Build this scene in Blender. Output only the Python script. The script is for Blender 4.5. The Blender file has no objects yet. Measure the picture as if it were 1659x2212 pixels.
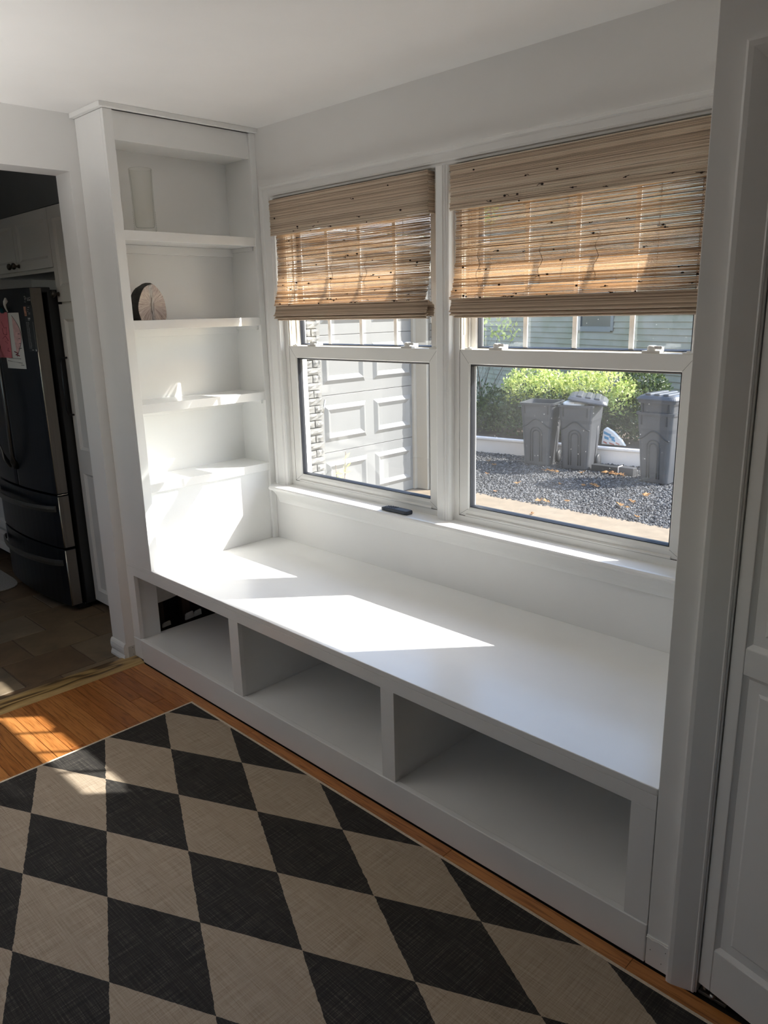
import bpy, bmesh, math, random
from mathutils import Vector, Matrix
random.seed(7)
PI = math.pi
SC = bpy.context.scene
COL = SC.collection

# ---------------------------------------------------------------- camera
cd = bpy.data.cameras.new('camera'); cam = bpy.data.objects.new('camera', cd); COL.objects.link(cam)
R_ = Vector((0.71106482, 0.70273177, -0.02355583)); U_ = Vector((-0.16247785, 0.19681484, 0.9668841))
F_ = Vector((-0.68409631, 0.68368997, -0.25412646))
cam.matrix_world = Matrix(((R_.x, U_.x, -F_.x, 3.07618766), (R_.y, U_.y, -F_.y, -2.29818648),
                           (R_.z, U_.z, -F_.z, 1.62165897), (0, 0, 0, 1)))
cd.sensor_fit = 'VERTICAL'; cd.sensor_height = 24.0; cd.lens = 1644.18 / 2212 * 24.0
cd.clip_start = 0.02; cd.clip_end = 200
SC.camera = cam

# ---------------------------------------------------------------- light and exposure
SC.view_settings.view_transform = 'Standard'; SC.view_settings.look = 'None'
SC.view_settings.gamma = 1.0; SC.view_settings.use_curve_mapping = False
SC.view_settings.exposure = 1.12
SUN_DIR = Vector((-0.68, -0.735, -0.83)).normalized()
sl = bpy.data.lights.new('sun', 'SUN'); sun = bpy.data.objects.new('sun', sl); COL.objects.link(sun)
sl.energy = 6.2; sl.angle = math.radians(0.55); sl.color = (1.0, 0.96, 0.90)
sun.rotation_euler = SUN_DIR.to_track_quat('-Z', 'Y').to_euler(); sun.location = (8, 8, 9)
# fill light added out of view, shining at the ceiling; not a room fixture
ll = bpy.data.lights.new('fill_uplight', 'SPOT'); fill_spot = bpy.data.objects.new('fill_uplight', ll); COL.objects.link(fill_spot)
ll.energy = 27; ll.shadow_soft_size = 0.14; ll.color = (1.0, 0.97, 0.935); fill_spot.location = (0.15, -2.30, 1.45)
ll.spot_size = math.radians(150); ll.spot_blend = 0.6; fill_spot.rotation_euler = (PI, 0, 0)
W = bpy.data.worlds.new('world'); SC.world = W; W.use_nodes = True
wn = W.node_tree.nodes; wl = W.node_tree.links
sky = wn.new('ShaderNodeTexSky'); sky.sky_type = 'NISHITA'; sky.sun_disc = False
sky.sun_elevation = math.radians(39.7); sky.sun_rotation = math.atan2(0.68, 0.735)
sky.air_density = 1.0; sky.dust_density = 1.2; sky.ozone_density = 1.0
wn['Background'].inputs[1].default_value = 0.35
wl.new(sky.outputs[0], wn['Background'].inputs[0])
SC.cycles.use_denoising = True
SC.cycles.max_bounces = 14; SC.cycles.diffuse_bounces = 8; SC.cycles.glossy_bounces = 5
SC.cycles.transparent_max_bounces = 24; SC.cycles.transmission_bounces = 10
SC.cycles.sample_clamp_indirect = 6.0; SC.cycles.caustics_refractive = False

# ---------------------------------------------------------------- materials
MATS = {}
def new_mat(name):
    m = bpy.data.materials.new(name); m.use_nodes = True
    MATS[name] = m
    return m, m.node_tree.nodes, m.node_tree.links, m.node_tree.nodes['Principled BSDF']
def N(nd, t, **kw):
    n = nd.new(t)
    for k, v in kw.items(): setattr(n, k, v)
    return n
def coord(nd, lk, scale=(1, 1, 1), rot=(0, 0, 0), src='Object', rnd=False):
    tc = nd.new('ShaderNodeTexCoord'); mp = nd.new('ShaderNodeMapping')
    mp.inputs['Scale'].default_value = scale; mp.inputs['Rotation'].default_value = rot
    lk.new(tc.outputs[src], mp.inputs['Vector'])
    if rnd:
        oi = nd.new('ShaderNodeObjectInfo'); cx = nd.new('ShaderNodeCombineXYZ')
        ml = nd.new('ShaderNodeMath'); ml.operation = 'MULTIPLY'; ml.inputs[1].default_value = 37.0
        lk.new(oi.outputs['Random'], ml.inputs[0])
        for i in range(3): lk.new(ml.outputs[0], cx.inputs[i])
        lk.new(cx.outputs[0], mp.inputs['Location'])
    return mp.outputs[0]
def ramp(nd, lk, fac, stops):
    r = nd.new('ShaderNodeValToRGB'); e = r.color_ramp.elements
    while len(e) < len(stops): e.new(0.5)
    for el, (p, c) in zip(e, stops): el.position = p; el.color = (c[0], c[1], c[2], 1) if len(c) == 3 else c
    lk.new(fac, r.inputs[0]); return r.outputs[0]
def noise(nd, lk, vec, scale, detail=4, rough=0.5, dist=0):
    n = nd.new('ShaderNodeTexNoise'); n.inputs['Scale'].default_value = scale; n.inputs['Detail'].default_value = detail
    n.inputs['Roughness'].default_value = rough; n.inputs['Distortion'].default_value = dist
    lk.new(vec, n.inputs['Vector']); return n.outputs[0]
def bump(nd, lk, h, bs, strength=0.1, dist=0.002):
    b = nd.new('ShaderNodeBump'); b.inputs['Strength'].default_value = strength; b.inputs['Distance'].default_value = dist
    lk.new(h, b.inputs['Height']); lk.new(b.outputs[0], bs.inputs['Normal'])
def mixc(nd, lk, f, a, b, mode='MIX'):
    m = nd.new('ShaderNodeMix'); m.data_type = 'RGBA'; m.blend_type = mode
    for s, v in ((m.inputs[0], f), (m.inputs[6], a), (m.inputs[7], b)):
        if isinstance(v, (int, float)): s.default_value = v
        elif isinstance(v, tuple): s.default_value = (v[0], v[1], v[2], 1)
        else: lk.new(v, s)
    return m.outputs[2]
def plain(name, c, rough=0.5, metal=0.0, var=0.06, nscale=6.0, bmp=0.0, bscale=200.0, spec=0.5, coat=0.0, stretch=(1, 1, 1)):
    m, nd, lk, b = new_mat(name)
    v = coord(nd, lk, stretch)
    f = noise(nd, lk, v, nscale)
    lo = tuple(max(0, x * (1 - var)) for x in c); hi = tuple(min(1, x * (1 + var)) for x in c)
    lk.new(ramp(nd, lk, f, [(0.3, lo), (0.7, hi)]), b.inputs['Base Color'])
    b.inputs['Roughness'].default_value = rough; b.inputs['Metallic'].default_value = metal
    b.inputs['Specular IOR Level'].default_value = spec; b.inputs['Coat Weight'].default_value = coat
    if bmp: bump(nd, lk, noise(nd, lk, v, bscale, 3), b, bmp)
    return m
plain('wall_far', (0.20, 0.20, 0.20), 0.7, var=0.02)
plain('wall_paint', (0.88, 0.875, 0.86), 0.6, var=0.01, bmp=0.03, bscale=90)
plain('ceiling_paint', (0.92, 0.915, 0.905), 0.8, var=0.01, bmp=0.03, bscale=70)
plain('trim_paint', (0.88, 0.88, 0.865), 0.32, var=0.012, bmp=0.02, bscale=60)
plain('bench_paint', (0.885, 0.89, 0.88), 0.24, var=0.015, bmp=0.025, bscale=45)
plain('vinyl', (0.85, 0.845, 0.82), 0.35, var=0.01)
plain('vinyl_cream', (0.83, 0.77, 0.66), 0.4, var=0.01)
plain('spacer', (0.016, 0.019, 0.028), 0.5, var=0.1)
plain('lock_white', (0.86, 0.86, 0.84), 0.25, var=0.01)
plain('dark_gap', (0.012, 0.011, 0.01), 0.8)
plain('cavity', (0.016, 0.017, 0.026), 0.9, var=0.2)
plain('stud_wood', (0.055, 0.038, 0.026), 0.8, var=0.3, stretch=(1, 1, .1), nscale=30)
plain('drywall', (0.62, 0.61, 0.58), 0.9, var=0.08, nscale=30)
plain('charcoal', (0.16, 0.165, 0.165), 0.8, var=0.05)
plain('cabinet_paint', (0.80, 0.77, 0.72), 0.4, var=0.01)
plain('bronze', (0.10, 0.085, 0.07), 0.3, metal=0.8, var=0.3, nscale=60)
plain('black_metal', (0.012, 0.012, 0.014), 0.35, metal=0.3)
plain('fridge_front', (0.006, 0.008, 0.0125), 0.3, metal=0.0, spec=0.3, var=0.15, stretch=(1, 1, .05), nscale=20)
plain('fridge_edge', (0.23, 0.205, 0.18), 0.38, metal=0.6, var=0.05, stretch=(1, 1, .04), nscale=40)
plain('fridge_body', (0.024, 0.025, 0.026), 0.45, var=0.1)
plain('fridge_bright', (0.62, 0.58, 0.5), 0.25, metal=0.9, var=0.05)
plain('fridge_handle', (0.16, 0.155, 0.145), 0.3, metal=0.85, var=0.05)
plain('paper_white', (0.74, 0.72, 0.68), 0.8, var=0.03)
plain('paper_pink', (0.66, 0.19, 0.22), 0.8, var=0.05)
plain('paper_pink_pale', (0.72, 0.45, 0.44), 0.8, var=0.15, nscale=40)
plain('ink', (0.03, 0.028, 0.03), 0.7)
plain('ink_red', (0.25, 0.03, 0.05), 0.7)
plain('ink_light', (0.45, 0.46, 0.46), 0.6)
plain('photo_orange', (0.42, 0.20, 0.13), 0.5, var=0.6, nscale=60)
plain('sheet_black', (0.012, 0.016, 0.02), 0.4)
plain('teal', (0.01, 0.09, 0.11), 0.4)
plain('remote_body', (0.032, 0.042, 0.062), 0.45, var=0.05)
plain('remote_key', (0.055, 0.065, 0.09), 0.5, var=0.05)
plain('mat_grey', (0.42, 0.41, 0.39), 0.95, var=0.2, nscale=120, bmp=0.3)
plain('grout', (0.115, 0.085, 0.06), 0.9, var=0.1, nscale=30)
plain('concrete', (0.205, 0.160, 0.110), 0.9, var=0.13, nscale=9, bmp=0.2, bscale=120)
plain('soil', (0.06, 0.058, 0.057), 0.95, var=0.3, nscale=40, bmp=0.5, bscale=80)
plain('mulch', (0.07, 0.05, 0.035), 0.95, var=0.5, nscale=60, bmp=0.6, bscale=60)
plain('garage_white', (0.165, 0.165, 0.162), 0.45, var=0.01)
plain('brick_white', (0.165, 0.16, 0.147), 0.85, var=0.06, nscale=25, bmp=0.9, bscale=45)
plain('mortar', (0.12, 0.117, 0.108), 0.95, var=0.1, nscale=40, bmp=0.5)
plain('trim_green_shaded', (0.085, 0.092, 0.072), 0.6, var=0.03)  # grey-green door trim, darkened so its shade is in the colour
plain('trim_cream', (0.36, 0.33, 0.28), 0.5, var=0.02)
plain('steel', (0.55, 0.55, 0.54), 0.35, metal=0.9)
plain('bin_plastic', (0.060, 0.062, 0.068), 0.42, var=0.12, nscale=8, bmp=0.08, bscale=150)
plain('bin_dark', (0.022, 0.024, 0.027), 0.5, var=0.1)
plain('curb_white', (0.85, 0.78, 0.73), 0.5, var=0.03)
plain('bark', (0.16, 0.12, 0.085), 0.9, var=0.3, nscale=40)
plain('twig', (0.30, 0.27, 0.22), 0.9, var=0.3, nscale=40)
plain('pane_dark', (0.05, 0.06, 0.065), 0.08, var=0.1)
plain('roof', (0.13, 0.12, 0.11), 0.9, var=0.2, nscale=20)
plain('cord', (0.30, 0.22, 0.15), 0.8)
plain('knot', (0.035, 0.02, 0.012), 0.8, var=0.4, nscale=80)
plain('bag_white', (0.80, 0.78, 0.76), 0.4, var=0.02)
plain('bag_blue', (0.10, 0.32, 0.52), 0.4, var=0.1)
plain('bag_red', (0.52, 0.18, 0.14), 0.4, var=0.1)
plain('bracket_metal', (0.35, 0.33, 0.30), 0.4, metal=0.8)
plain('gasket', (0.03, 0.03, 0.032), 0.6)

def leafm(name, c1, c2, rough=0.35):
    m, nd, lk, b = new_mat(name)
    at = N(nd, 'ShaderNodeAttribute', attribute_name='tint')
    lk.new(ramp(nd, lk, at.outputs['Fac'], [(0.0, c1), (1.0, c2)]), b.inputs['Base Color'])
    b.inputs['Roughness'].default_value = rough
    tr = nd.new('ShaderNodeBsdfTranslucent'); mx = nd.new('ShaderNodeMixShader'); mx.inputs[0].default_value = 0.35
    lk.new(ramp(nd, lk, at.outputs['Fac'], [(0.0, tuple(x * 1.2 for x in c1)), (1.0, tuple(min(1, x * 1.3) for x in c2))]), tr.inputs['Color'])
    lk.new(b.outputs[0], mx.inputs[1]); lk.new(tr.outputs[0], mx.inputs[2])
    lk.new(mx.outputs[0], nd['Material Output'].inputs['Surface']); return m
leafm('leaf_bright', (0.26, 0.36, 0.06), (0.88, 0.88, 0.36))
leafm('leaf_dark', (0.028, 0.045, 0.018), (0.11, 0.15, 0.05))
leafm('leaf_fallen', (0.24, 0.09, 0.03), (0.40, 0.24, 0.11), 0.8)

# woven reeds: every reed has its own tint
def reedm(name, c1, c2, c3, transl):
    m, nd, lk, b = new_mat(name)
    at = N(nd, 'ShaderNodeAttribute', attribute_name='tint')
    v = coord(nd, lk, (3.0, 60, 400))
    f = noise(nd, lk, v, 1.0, 3)
    base = ramp(nd, lk, at.outputs['Fac'], [(0.0, c1), (0.55, c2), (1.0, c3)])
    c = mixc(nd, lk, 0.45, base, ramp(nd, lk, f, [(0.3, (0.70, 0.66, 0.60)), (0.7, (1, 1, 1))]), 'MULTIPLY')
    lk.new(c, b.inputs['Base Color']); b.inputs['Roughness'].default_value = 0.6
    tr = nd.new('ShaderNodeBsdfTranslucent'); lk.new(mixc(nd, lk, 0.5, c, (1.0, 0.84, 0.66), 'MULTIPLY'), tr.inputs['Color'])
    mx = nd.new('ShaderNodeMixShader'); mx.inputs[0].default_value = transl
    lk.new(b.outputs[0], mx.inputs[1]); lk.new(tr.outputs[0], mx.inputs[2])
    lk.new(mx.outputs[0], nd['Material Output'].inputs['Surface'])
reedm('reed', (0.30, 0.215, 0.15), (0.84, 0.71, 0.57), (0.94, 0.85, 0.73), 0.72)
reedm('reed_dense', (0.42, 0.31, 0.22), (0.86, 0.70, 0.55), (0.97, 0.87, 0.73), 0.08)

# window glass: thin pane, a fresnel reflection, slight dirt
m, nd, lk, b = new_mat('glass')
fr = nd.new('ShaderNodeFresnel'); gm = nd.new('ShaderNodeNewGeometry'); mr = nd.new('ShaderNodeMapRange')
mr.inputs['To Min'].default_value = 1.5; mr.inputs['To Max'].default_value = 1 / 1.5
lk.new(gm.outputs['Backfacing'], mr.inputs['Value']); lk.new(mr.outputs[0], fr.inputs[0])
tr = nd.new('ShaderNodeBsdfTransparent'); tr.inputs[0].default_value = (0.97, 0.98, 0.975, 1)
gl = nd.new('ShaderNodeBsdfGlossy'); gl.inputs['Roughness'].default_value = 0.0
mx = nd.new('ShaderNodeMixShader'); lk.new(fr.outputs[0], mx.inputs[0]); lk.new(tr.outputs[0], mx.inputs[1]); lk.new(gl.outputs[0], mx.inputs[2])
df = nd.new('ShaderNodeBsdfTranslucent'); df.inputs[0].default_value = (0.9, 0.9, 0.88, 1)
v = coord(nd, lk)
fn = noise(nd, lk, v, 3.0, 4)
vo = nd.new('ShaderNodeTexVoronoi'); vo.inputs['Scale'].default_value = 38; lk.new(v, vo.inputs['Vector'])
sp = ramp(nd, lk, vo.outputs['Distance'], [(0.045, (1, 1, 1)), (0.075, (0, 0, 0))])
dirt = mixc(nd, lk, 0.12, ramp(nd, lk, fn, [(0.35, (0.002, 0.002, 0.002)), (0.75, (0.016, 0.016, 0.016))]), sp, 'ADD')
mx2 = nd.new('ShaderNodeMixShader'); lk.new(dirt, mx2.inputs[0]); lk.new(mx.outputs[0], mx2.inputs[1]); lk.new(df.outputs[0], mx2.inputs[2])
lk.new(mx2.outputs[0], nd['Material Output'].inputs['Surface'])
m, nd, lk, b = new_mat('vase_glass')
fr = nd.new('ShaderNodeFresnel'); gm = nd.new('ShaderNodeNewGeometry'); mr = nd.new('ShaderNodeMapRange')
mr.inputs['To Min'].default_value = 1.35; mr.inputs['To Max'].default_value = 1 / 1.35
lk.new(gm.outputs['Backfacing'], mr.inputs['Value']); lk.new(mr.outputs[0], fr.inputs[0])
tr = nd.new('ShaderNodeBsdfTransparent'); lw = nd.new('ShaderNodeLayerWeight'); lw.inputs[0].default_value = 0.5
lk.new(ramp(nd, lk, lw.outputs['Facing'], [(0.0, (0.985, 0.985, 0.975)), (0.72, (0.95, 0.955, 0.94)), (0.97, (0.60, 0.61, 0.58))]), tr.inputs[0])
gl = nd.new('ShaderNodeBsdfGlossy'); gl.inputs['Roughness'].default_value = 0.04
mx = nd.new('ShaderNodeMixShader'); lk.new(fr.outputs[0], mx.inputs[0]); lk.new(tr.outputs[0], mx.inputs[1]); lk.new(gl.outputs[0], mx.inputs[2])
lk.new(mx.outputs[0], nd['Material Output'].inputs['Surface'])

# oak planks
def plankm(name, cols, rough, dark=0.45):
    m, nd, lk, b = new_mat(name)
    oi = nd.new('ShaderNodeObjectInfo')
    v = coord(nd, lk, (2.2, 26, 26), rnd=True)
    g = noise(nd, lk, v, 2.2, 6, 0.6, 1.2)
    v2 = coord(nd, lk, (9, 190, 190), rnd=True); p = noise(nd, lk, v2, 1.0, 2)
    tone = ramp(nd, lk, oi.outputs['Random'], [(0, cols[0]), (0.5, cols[1]), (1, cols[2])])
    c = mixc(nd, lk, 1.0, tone, ramp(nd, lk, g, [(0.36, (dark, dark * .92, dark * .85)), (0.58, (1, 1, 1))]), 'MULTIPLY')
    c = mixc(nd, lk, 1.0, c, ramp(nd, lk, p, [(0.34, (0.62, 0.55, 0.5)), (0.46, (1, 1, 1))]), 'MULTIPLY')
    lk.new(c, b.inputs['Base Color']); b.inputs['Roughness'].default_value = rough
    bump(nd, lk, p, b, 0.08)
plankm('oak_floor', [(0.36, 0.125, 0.032), (0.47, 0.185, 0.050), (0.56, 0.245, 0.075)], 0.3, 0.74)
# threshold: strong cathedral grain running along y
m, nd, lk, b = new_mat('oak_threshold')
v = coord(nd, lk, (26, 2.4, 26)); g = noise(nd, lk, v, 1.6, 5, 0.55, 1.5)
cg = noise(nd, lk, coord(nd, lk, (9, 1.5, 9)), 1.3, 1.5, 0.4, 0.3)
mm = nd.new('ShaderNodeMath'); mm.operation = 'MULTIPLY'; mm.inputs[1].default_value = 11.0; lk.new(cg, mm.inputs[0])
pp = nd.new('ShaderNodeMath'); pp.operation = 'PINGPONG'; pp.inputs[1].default_value = 1.0; lk.new(mm.outputs[0], pp.inputs[0])
c = ramp(nd, lk, pp.outputs[0], [(0.15, (0.12, 0.07, 0.028)), (0.42, (0.40, 0.26, 0.10)), (0.8, (0.52, 0.36, 0.15))])
lk.new(mixc(nd, lk, 0.5, c, ramp(nd, lk, g, [(0.35, (0.4, 0.36, 0.3)), (0.6, (1, 1, 1))]), 'MULTIPLY'), b.inputs['Base Color'])
b.inputs['Roughness'].default_value = 0.3
# slate tile
m, nd, lk, b = new_mat('slate_tile')
oi = nd.new('ShaderNodeObjectInfo'); v = coord(nd, lk, rnd=True)
f = noise(nd, lk, v, 5.0, 6, 0.6, 0.6)
t = ramp(nd, lk, oi.outputs['Random'], [(0, (0.15, 0.10, 0.06)), (0.5, (0.20, 0.145, 0.09)), (1, (0.20, 0.16, 0.115))])
lk.new(mixc(nd, lk, 0.6, t, ramp(nd, lk, f, [(0.3, (0.5, 0.48, 0.45)), (0.7, (1.35, 1.3, 1.2))]), 'MULTIPLY'), b.inputs['Base Color'])
b.inputs['Roughness'].default_value = 0.5; bump(nd, lk, f, b, 0.3, 0.004)
# rug: woven harlequin
m, nd, lk, b = new_mat('rug_weave')
geo = nd.new('ShaderNodeNewGeometry'); sx = nd.new('ShaderNodeSeparateXYZ'); lk.new(geo.outputs['Position'], sx.inputs[0])
def MA(op, a, bb=None):
    n = nd.new('ShaderNodeMath'); n.operation = op
    for i, x in enumerate((a, bb)):
        if x is None: continue
        if isinstance(x, (int, float)): n.inputs[i].default_value = x
        else: lk.new(x, n.inputs[i])
    return n.outputs[0]
wob = noise(nd, lk, geo.outputs['Position'], 60, 2)
wobx = MA('MULTIPLY', MA('SUBTRACT', wob, 0.5), 0.006)
u = MA('DIVIDE', MA('ADD', MA('SUBTRACT', sx.outputs[0], 0.6265), wobx), 0.2797)
w = MA('DIVIDE', MA('ADD', MA('ADD', sx.outputs[1], 1.3105), wobx), 0.1325)
p = MA('FLOOR', MA('MULTIPLY', MA('ADD', u, w), 0.5)); q = MA('FLOOR', MA('MULTIPLY', MA('SUBTRACT', u, w), 0.5))
par = MA('FLOORED_MODULO' if False else 'ABSOLUTE', MA('MODULO', MA('ADD', p, q), 2.0))
vx = coord(nd, lk, (7, 330, 1)); vy = coord(nd, lk, (330, 7, 1))
tx = noise(nd, lk, vx, 1.0, 3, 0.7); ty = noise(nd, lk, vy, 1.0, 3, 0.7)
th = MA('MULTIPLY', MA('ADD', tx, ty), 0.5)
dk = ramp(nd, lk, th, [(0.40, (0.020, 0.0185, 0.0175)), (0.53, (0.040, 0.037, 0.034)), (0.66, (0.135, 0.118, 0.10))])
lt = ramp(nd, lk, th, [(0.34, (0.25, 0.195, 0.14)), (0.5, (0.40, 0.325, 0.245)), (0.66, (0.50, 0.42, 0.33))])
lk.new(mixc(nd, lk, par, dk, lt), b.inputs['Base Color']); b.inputs['Roughness'].default_value = 0.85
b.inputs['Specular IOR Level'].default_value = 0.25
wvx = nd.new('ShaderNodeTexWave'); wvx.inputs['Scale'].default_value = 130; wvx.bands_direction = 'DIAGONAL'
lk.new(geo.outputs['Position'], wvx.inputs['Vector'])
bump(nd, lk, MA('ADD', th, MA('MULTIPLY', wvx.outputs['Fac'], 0.3)), b, 0.7, 0.002)
plain('rug_binding', (0.62, 0.53, 0.42), 0.9, var=0.15, nscale=150, bmp=0.4, bscale=300)
# agate face
m, nd, lk, b = new_mat('agate_face')
v = coord(nd, lk); sx2 = nd.new('ShaderNodeSeparateXYZ'); lk.new(v, sx2.inputs[0])
at2 = MA  # alias kept short
def MB2(op, a, bb=None):
    n = nd.new('ShaderNodeMath'); n.operation = op
    for i, x in enumerate((a, bb)):
        if x is None: continue
        if isinstance(x, (int, float)): n.inputs[i].default_value = x
        else: lk.new(x, n.inputs[i])
    return n.outputs[0]
ang = MB2('ARCTAN2', MB2('SUBTRACT', sx2.outputs[2], 0.065), sx2.outputs[0])
cxyz = nd.new('ShaderNodeCombineXYZ'); lk.new(MB2('MULTIPLY', ang, 7.0), cxyz.inputs[0])
vl = nd.new('ShaderNodeVectorMath'); vl.operation = 'LENGTH'; lk.new(v, vl.inputs[0]); lk.new(MB2('MULTIPLY', vl.outputs['Value'], 14), cxyz.inputs[1])
rad = noise(nd, lk, cxyz.outputs[0], 2.0, 5, 0.65, 1.5)
c = ramp(nd, lk, rad, [(0.3, (0.13, 0.095, 0.085)), (0.45, (0.42, 0.34, 0.31)), (0.62, (0.62, 0.54, 0.50)), (0.8, (0.68, 0.64, 0.60))])
ctr = ramp(nd, lk, noise(nd, lk, coord(nd, lk, (60, 60, 16)), 1.0, 4, 0.6, 1.0), [(0.40, (0.11, 0.10, 0.10)), (0.55, (0.5, 0.48, 0.47))])
dm = ramp(nd, lk, MB2('ADD', MB2('ABSOLUTE', MB2('ADD', sx2.outputs[0], MB2('MULTIPLY', MB2('SUBTRACT', rad, 0.5), 0.03))), 0.0), [(0.004, (1, 1, 1)), (0.016, (0, 0, 0))])
lk.new(mixc(nd, lk, dm, c, ctr), b.inputs['Base Color']); b.inputs['Roughness'].default_value = 0.12
plain('agate_rind', (0.026, 0.024, 0.022), 0.75, var=0.5, nscale=60, bmp=0.8, bscale=90)
# clapboard siding with mildew
m, nd, lk, b = new_mat('siding')
v = coord(nd, lk, (1, 1, 2.5), src='Object'); f = noise(nd, lk, v, 2.2, 6, 0.7)
geo3 = nd.new('ShaderNodeNewGeometry')
f2 = noise(nd, lk, geo3.outputs['Position'], 1.1, 5, 0.65)
lk.new(mixc(nd, lk, ramp(nd, lk, f2, [(0.42, (0, 0, 0)), (0.62, (1, 1, 1))]), ramp(nd, lk, f, [(0.3, (0.27, 0.24, 0.185)), (0.7, (0.305, 0.27, 0.21))]), (0.195, 0.19, 0.12)), b.inputs['Base Color'])
b.inputs['Roughness'].default_value = 0.6
# gravel stones
m, nd, lk, b = new_mat('gravel')
at = N(nd, 'ShaderNodeAttribute', attribute_name='tint')
lk.new(ramp(nd, lk, at.outputs['Fac'], [(0, (0.016, 0.016, 0.0185)), (0.5, (0.046, 0.0455, 0.048)), (1, (0.16, 0.156, 0.153))]), b.inputs['Base Color'])
b.inputs['Roughness'].default_value = 0.85

# ---------------------------------------------------------------- mesh helpers
class MB:
    def __init__(s): s.v = []; s.f = []; s.sm = []; s.mi = []; s.tint = None
    def add(s, vs, fs, smooth=False, mi=0):
        o = len(s.v); s.v += [tuple(x) for x in vs]
        for f in fs: s.f.append(tuple(i + o for i in f)); s.sm.append(smooth); s.mi.append(mi)
        return s
    def box(s, x0, x1, y0, y1, z0, z1, mi=0):
        return s.add([(x0, y0, z0), (x1, y0, z0), (x1, y1, z0), (x0, y1, z0), (x0, y0, z1), (x1, y0, z1), (x1, y1, z1), (x0, y1, z1)],
                     [(0, 3, 2, 1), (4, 5, 6, 7), (0, 1, 5, 4), (1, 2, 6, 5), (2, 3, 7, 6), (3, 0, 4, 7)], mi=mi)
    def loft(s, rings, cap=True, closed=True, smooth=False):
        n = len(rings[0]); o = len(s.v)
        vs = [p for r in rings for p in r]; fs = []
        for k in range(len(rings) - 1):
            for i in range(n if closed else n - 1):
                j = (i + 1) % n
                fs.append((k * n + i, k * n + j, (k + 1) * n + j, (k + 1) * n + i))
        s.add(vs, fs, smooth)
        if cap:
            s.f.append(tuple(o + i for i in reversed(range(n)))); s.sm.append(False); s.mi.append(0)
            s.f.append(tuple(o + (len(rings) - 1) * n + i for i in range(n))); s.sm.append(False); s.mi.append(0)
        return s
    def prism(s, prof, axis, a, b, smooth=False):
        def P(p, t):
            return {'x': (t, p[0], p[1]), 'y': (p[0], t, p[1]), 'z': (p[0], p[1], t)}[axis]
        return s.loft([[P(p, a) for p in prof], [P(p, b) for p in prof]], smooth=smooth)
    def tube(s, path, r, n=8, smooth=True, flat=None):
        rings = []
        for i, p in enumerate(path):
            p = Vector(p); d = (Vector(path[min(i + 1, len(path) - 1)]) - Vector(path[max(i - 1, 0)])).normalized()
            up = Vector((0, 0, 1)) if abs(d.z) < 0.9 else Vector((0, 1, 0))
            a = d.cross(up).normalized(); b_ = a.cross(d).normalized()
            rr = r[i] if isinstance(r, (list, tuple)) else r
            fx, fy = flat if flat else (1, 1)
            rings.append([p + a * math.cos(2 * PI * k / n) * rr * fx + b_ * math.sin(2 * PI * k / n) * rr * fy for k in range(n)])
        return s.loft(rings, smooth=smooth)
    def lathe(s, prof, c, n=24, smooth=True, axis='z', cap=True):
        rings = []
        for r, h in prof:
            ring = []
            for k in range(n):
                t = 2 * PI * k / n; u, w_ = r * math.cos(t), r * math.sin(t)
                ring.append({'z': (c[0] + u, c[1] + w_, c[2] + h), 'y': (c[0] + u, c[1] + h, c[2] + w_), 'x': (c[0] + h, c[1] + u, c[2] + w_)}[axis])
            rings.append(ring)
        return s.loft(rings, smooth=smooth, cap=cap)
    def quad(s, a, b, c, d, mi=0): return s.add([a, b, c, d], [(0, 1, 2, 3)], mi=mi)
    def xform(s, M):
        s.v = [tuple(M @ Vector(p)) for p in s.v]; return s
    def mesh(s, name, mats, bevel=0.0, seg=2, fix=True):
        me = bpy.data.meshes.new(name); me.from_pydata(s.v, [], s.f)
        me.polygons.foreach_set('use_smooth', s.sm); me.polygons.foreach_set('material_index', s.mi)
        for mm in (mats if isinstance(mats, (list, tuple)) else [mats]): me.materials.append(MATS[mm])
        if s.tint is not None:
            a = me.attributes.new('tint', 'FLOAT', 'POINT'); a.data.foreach_set('value', s.tint)
        if fix or bevel:
            bm = bmesh.new(); bm.from_mesh(me)
            bmesh.ops.recalc_face_normals(bm, faces=bm.faces)
            if bevel:
                es = [e for e in bm.edges if len(e.link_faces) == 2 and e.calc_face_angle(0) > 0.6]
                bmesh.ops.bevel(bm, geom=es, offset=bevel, segments=seg, affect='EDGES', profile=0.5, clamp_overlap=True)
            bm.to_mesh(me); bm.free()
        me.update(); return me
    def build(s, name, mats, parent=None, bevel=0.0, origin=None, seg=2, fix=True):
        if origin is not None:
            ox = Vector(origin); s.v = [tuple(Vector(p) - ox) for p in s.v]
        o = bpy.data.objects.new(name, s.mesh(name, mats, bevel, seg, fix)); COL.objects.link(o)
        if origin is not None: o.location = ox
        if parent is not None:
            o.parent = parent
            if origin is not None and parent.parent is None: o.location = ox - parent.location
        return o
def empty(name, loc=(0, 0, 0)):
    o = bpy.data.objects.new(name, None); COL.objects.link(o); o.location = loc; o.empty_display_size = 0.05; return o
def tag(o, label, cat, group=None, kind=None):
    o['label'] = label; o['category'] = cat
    if group: o['group'] = group
    if kind: o['kind'] = kind
    return o
def thing(name, label, cat, group=None): return tag(empty(name), label, cat, group)
def struct(o): o['kind'] = 'structure'; return o
def box(name, mat, parent, x0, x1, y0, y1, z0, z1, bevel=0.0): return MB().box(x0, x1, y0, y1, z0, z1).build(name, mat, parent, bevel)
def stuff(o): o['kind'] = 'stuff'; return o
def inst(me, name, parent, loc, rot=(0, 0, 0), scale=(1, 1, 1)):
    o = bpy.data.objects.new(name, me); COL.objects.link(o); o.parent = parent; o.location = loc; o.rotation_euler = rot; o.scale = scale; return o

# dimensions solved from the photograph
D = 0.7285; H = 0.5053; L = 2.407; XW = -0.248; XK = -0.385; HC = 2.44
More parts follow.
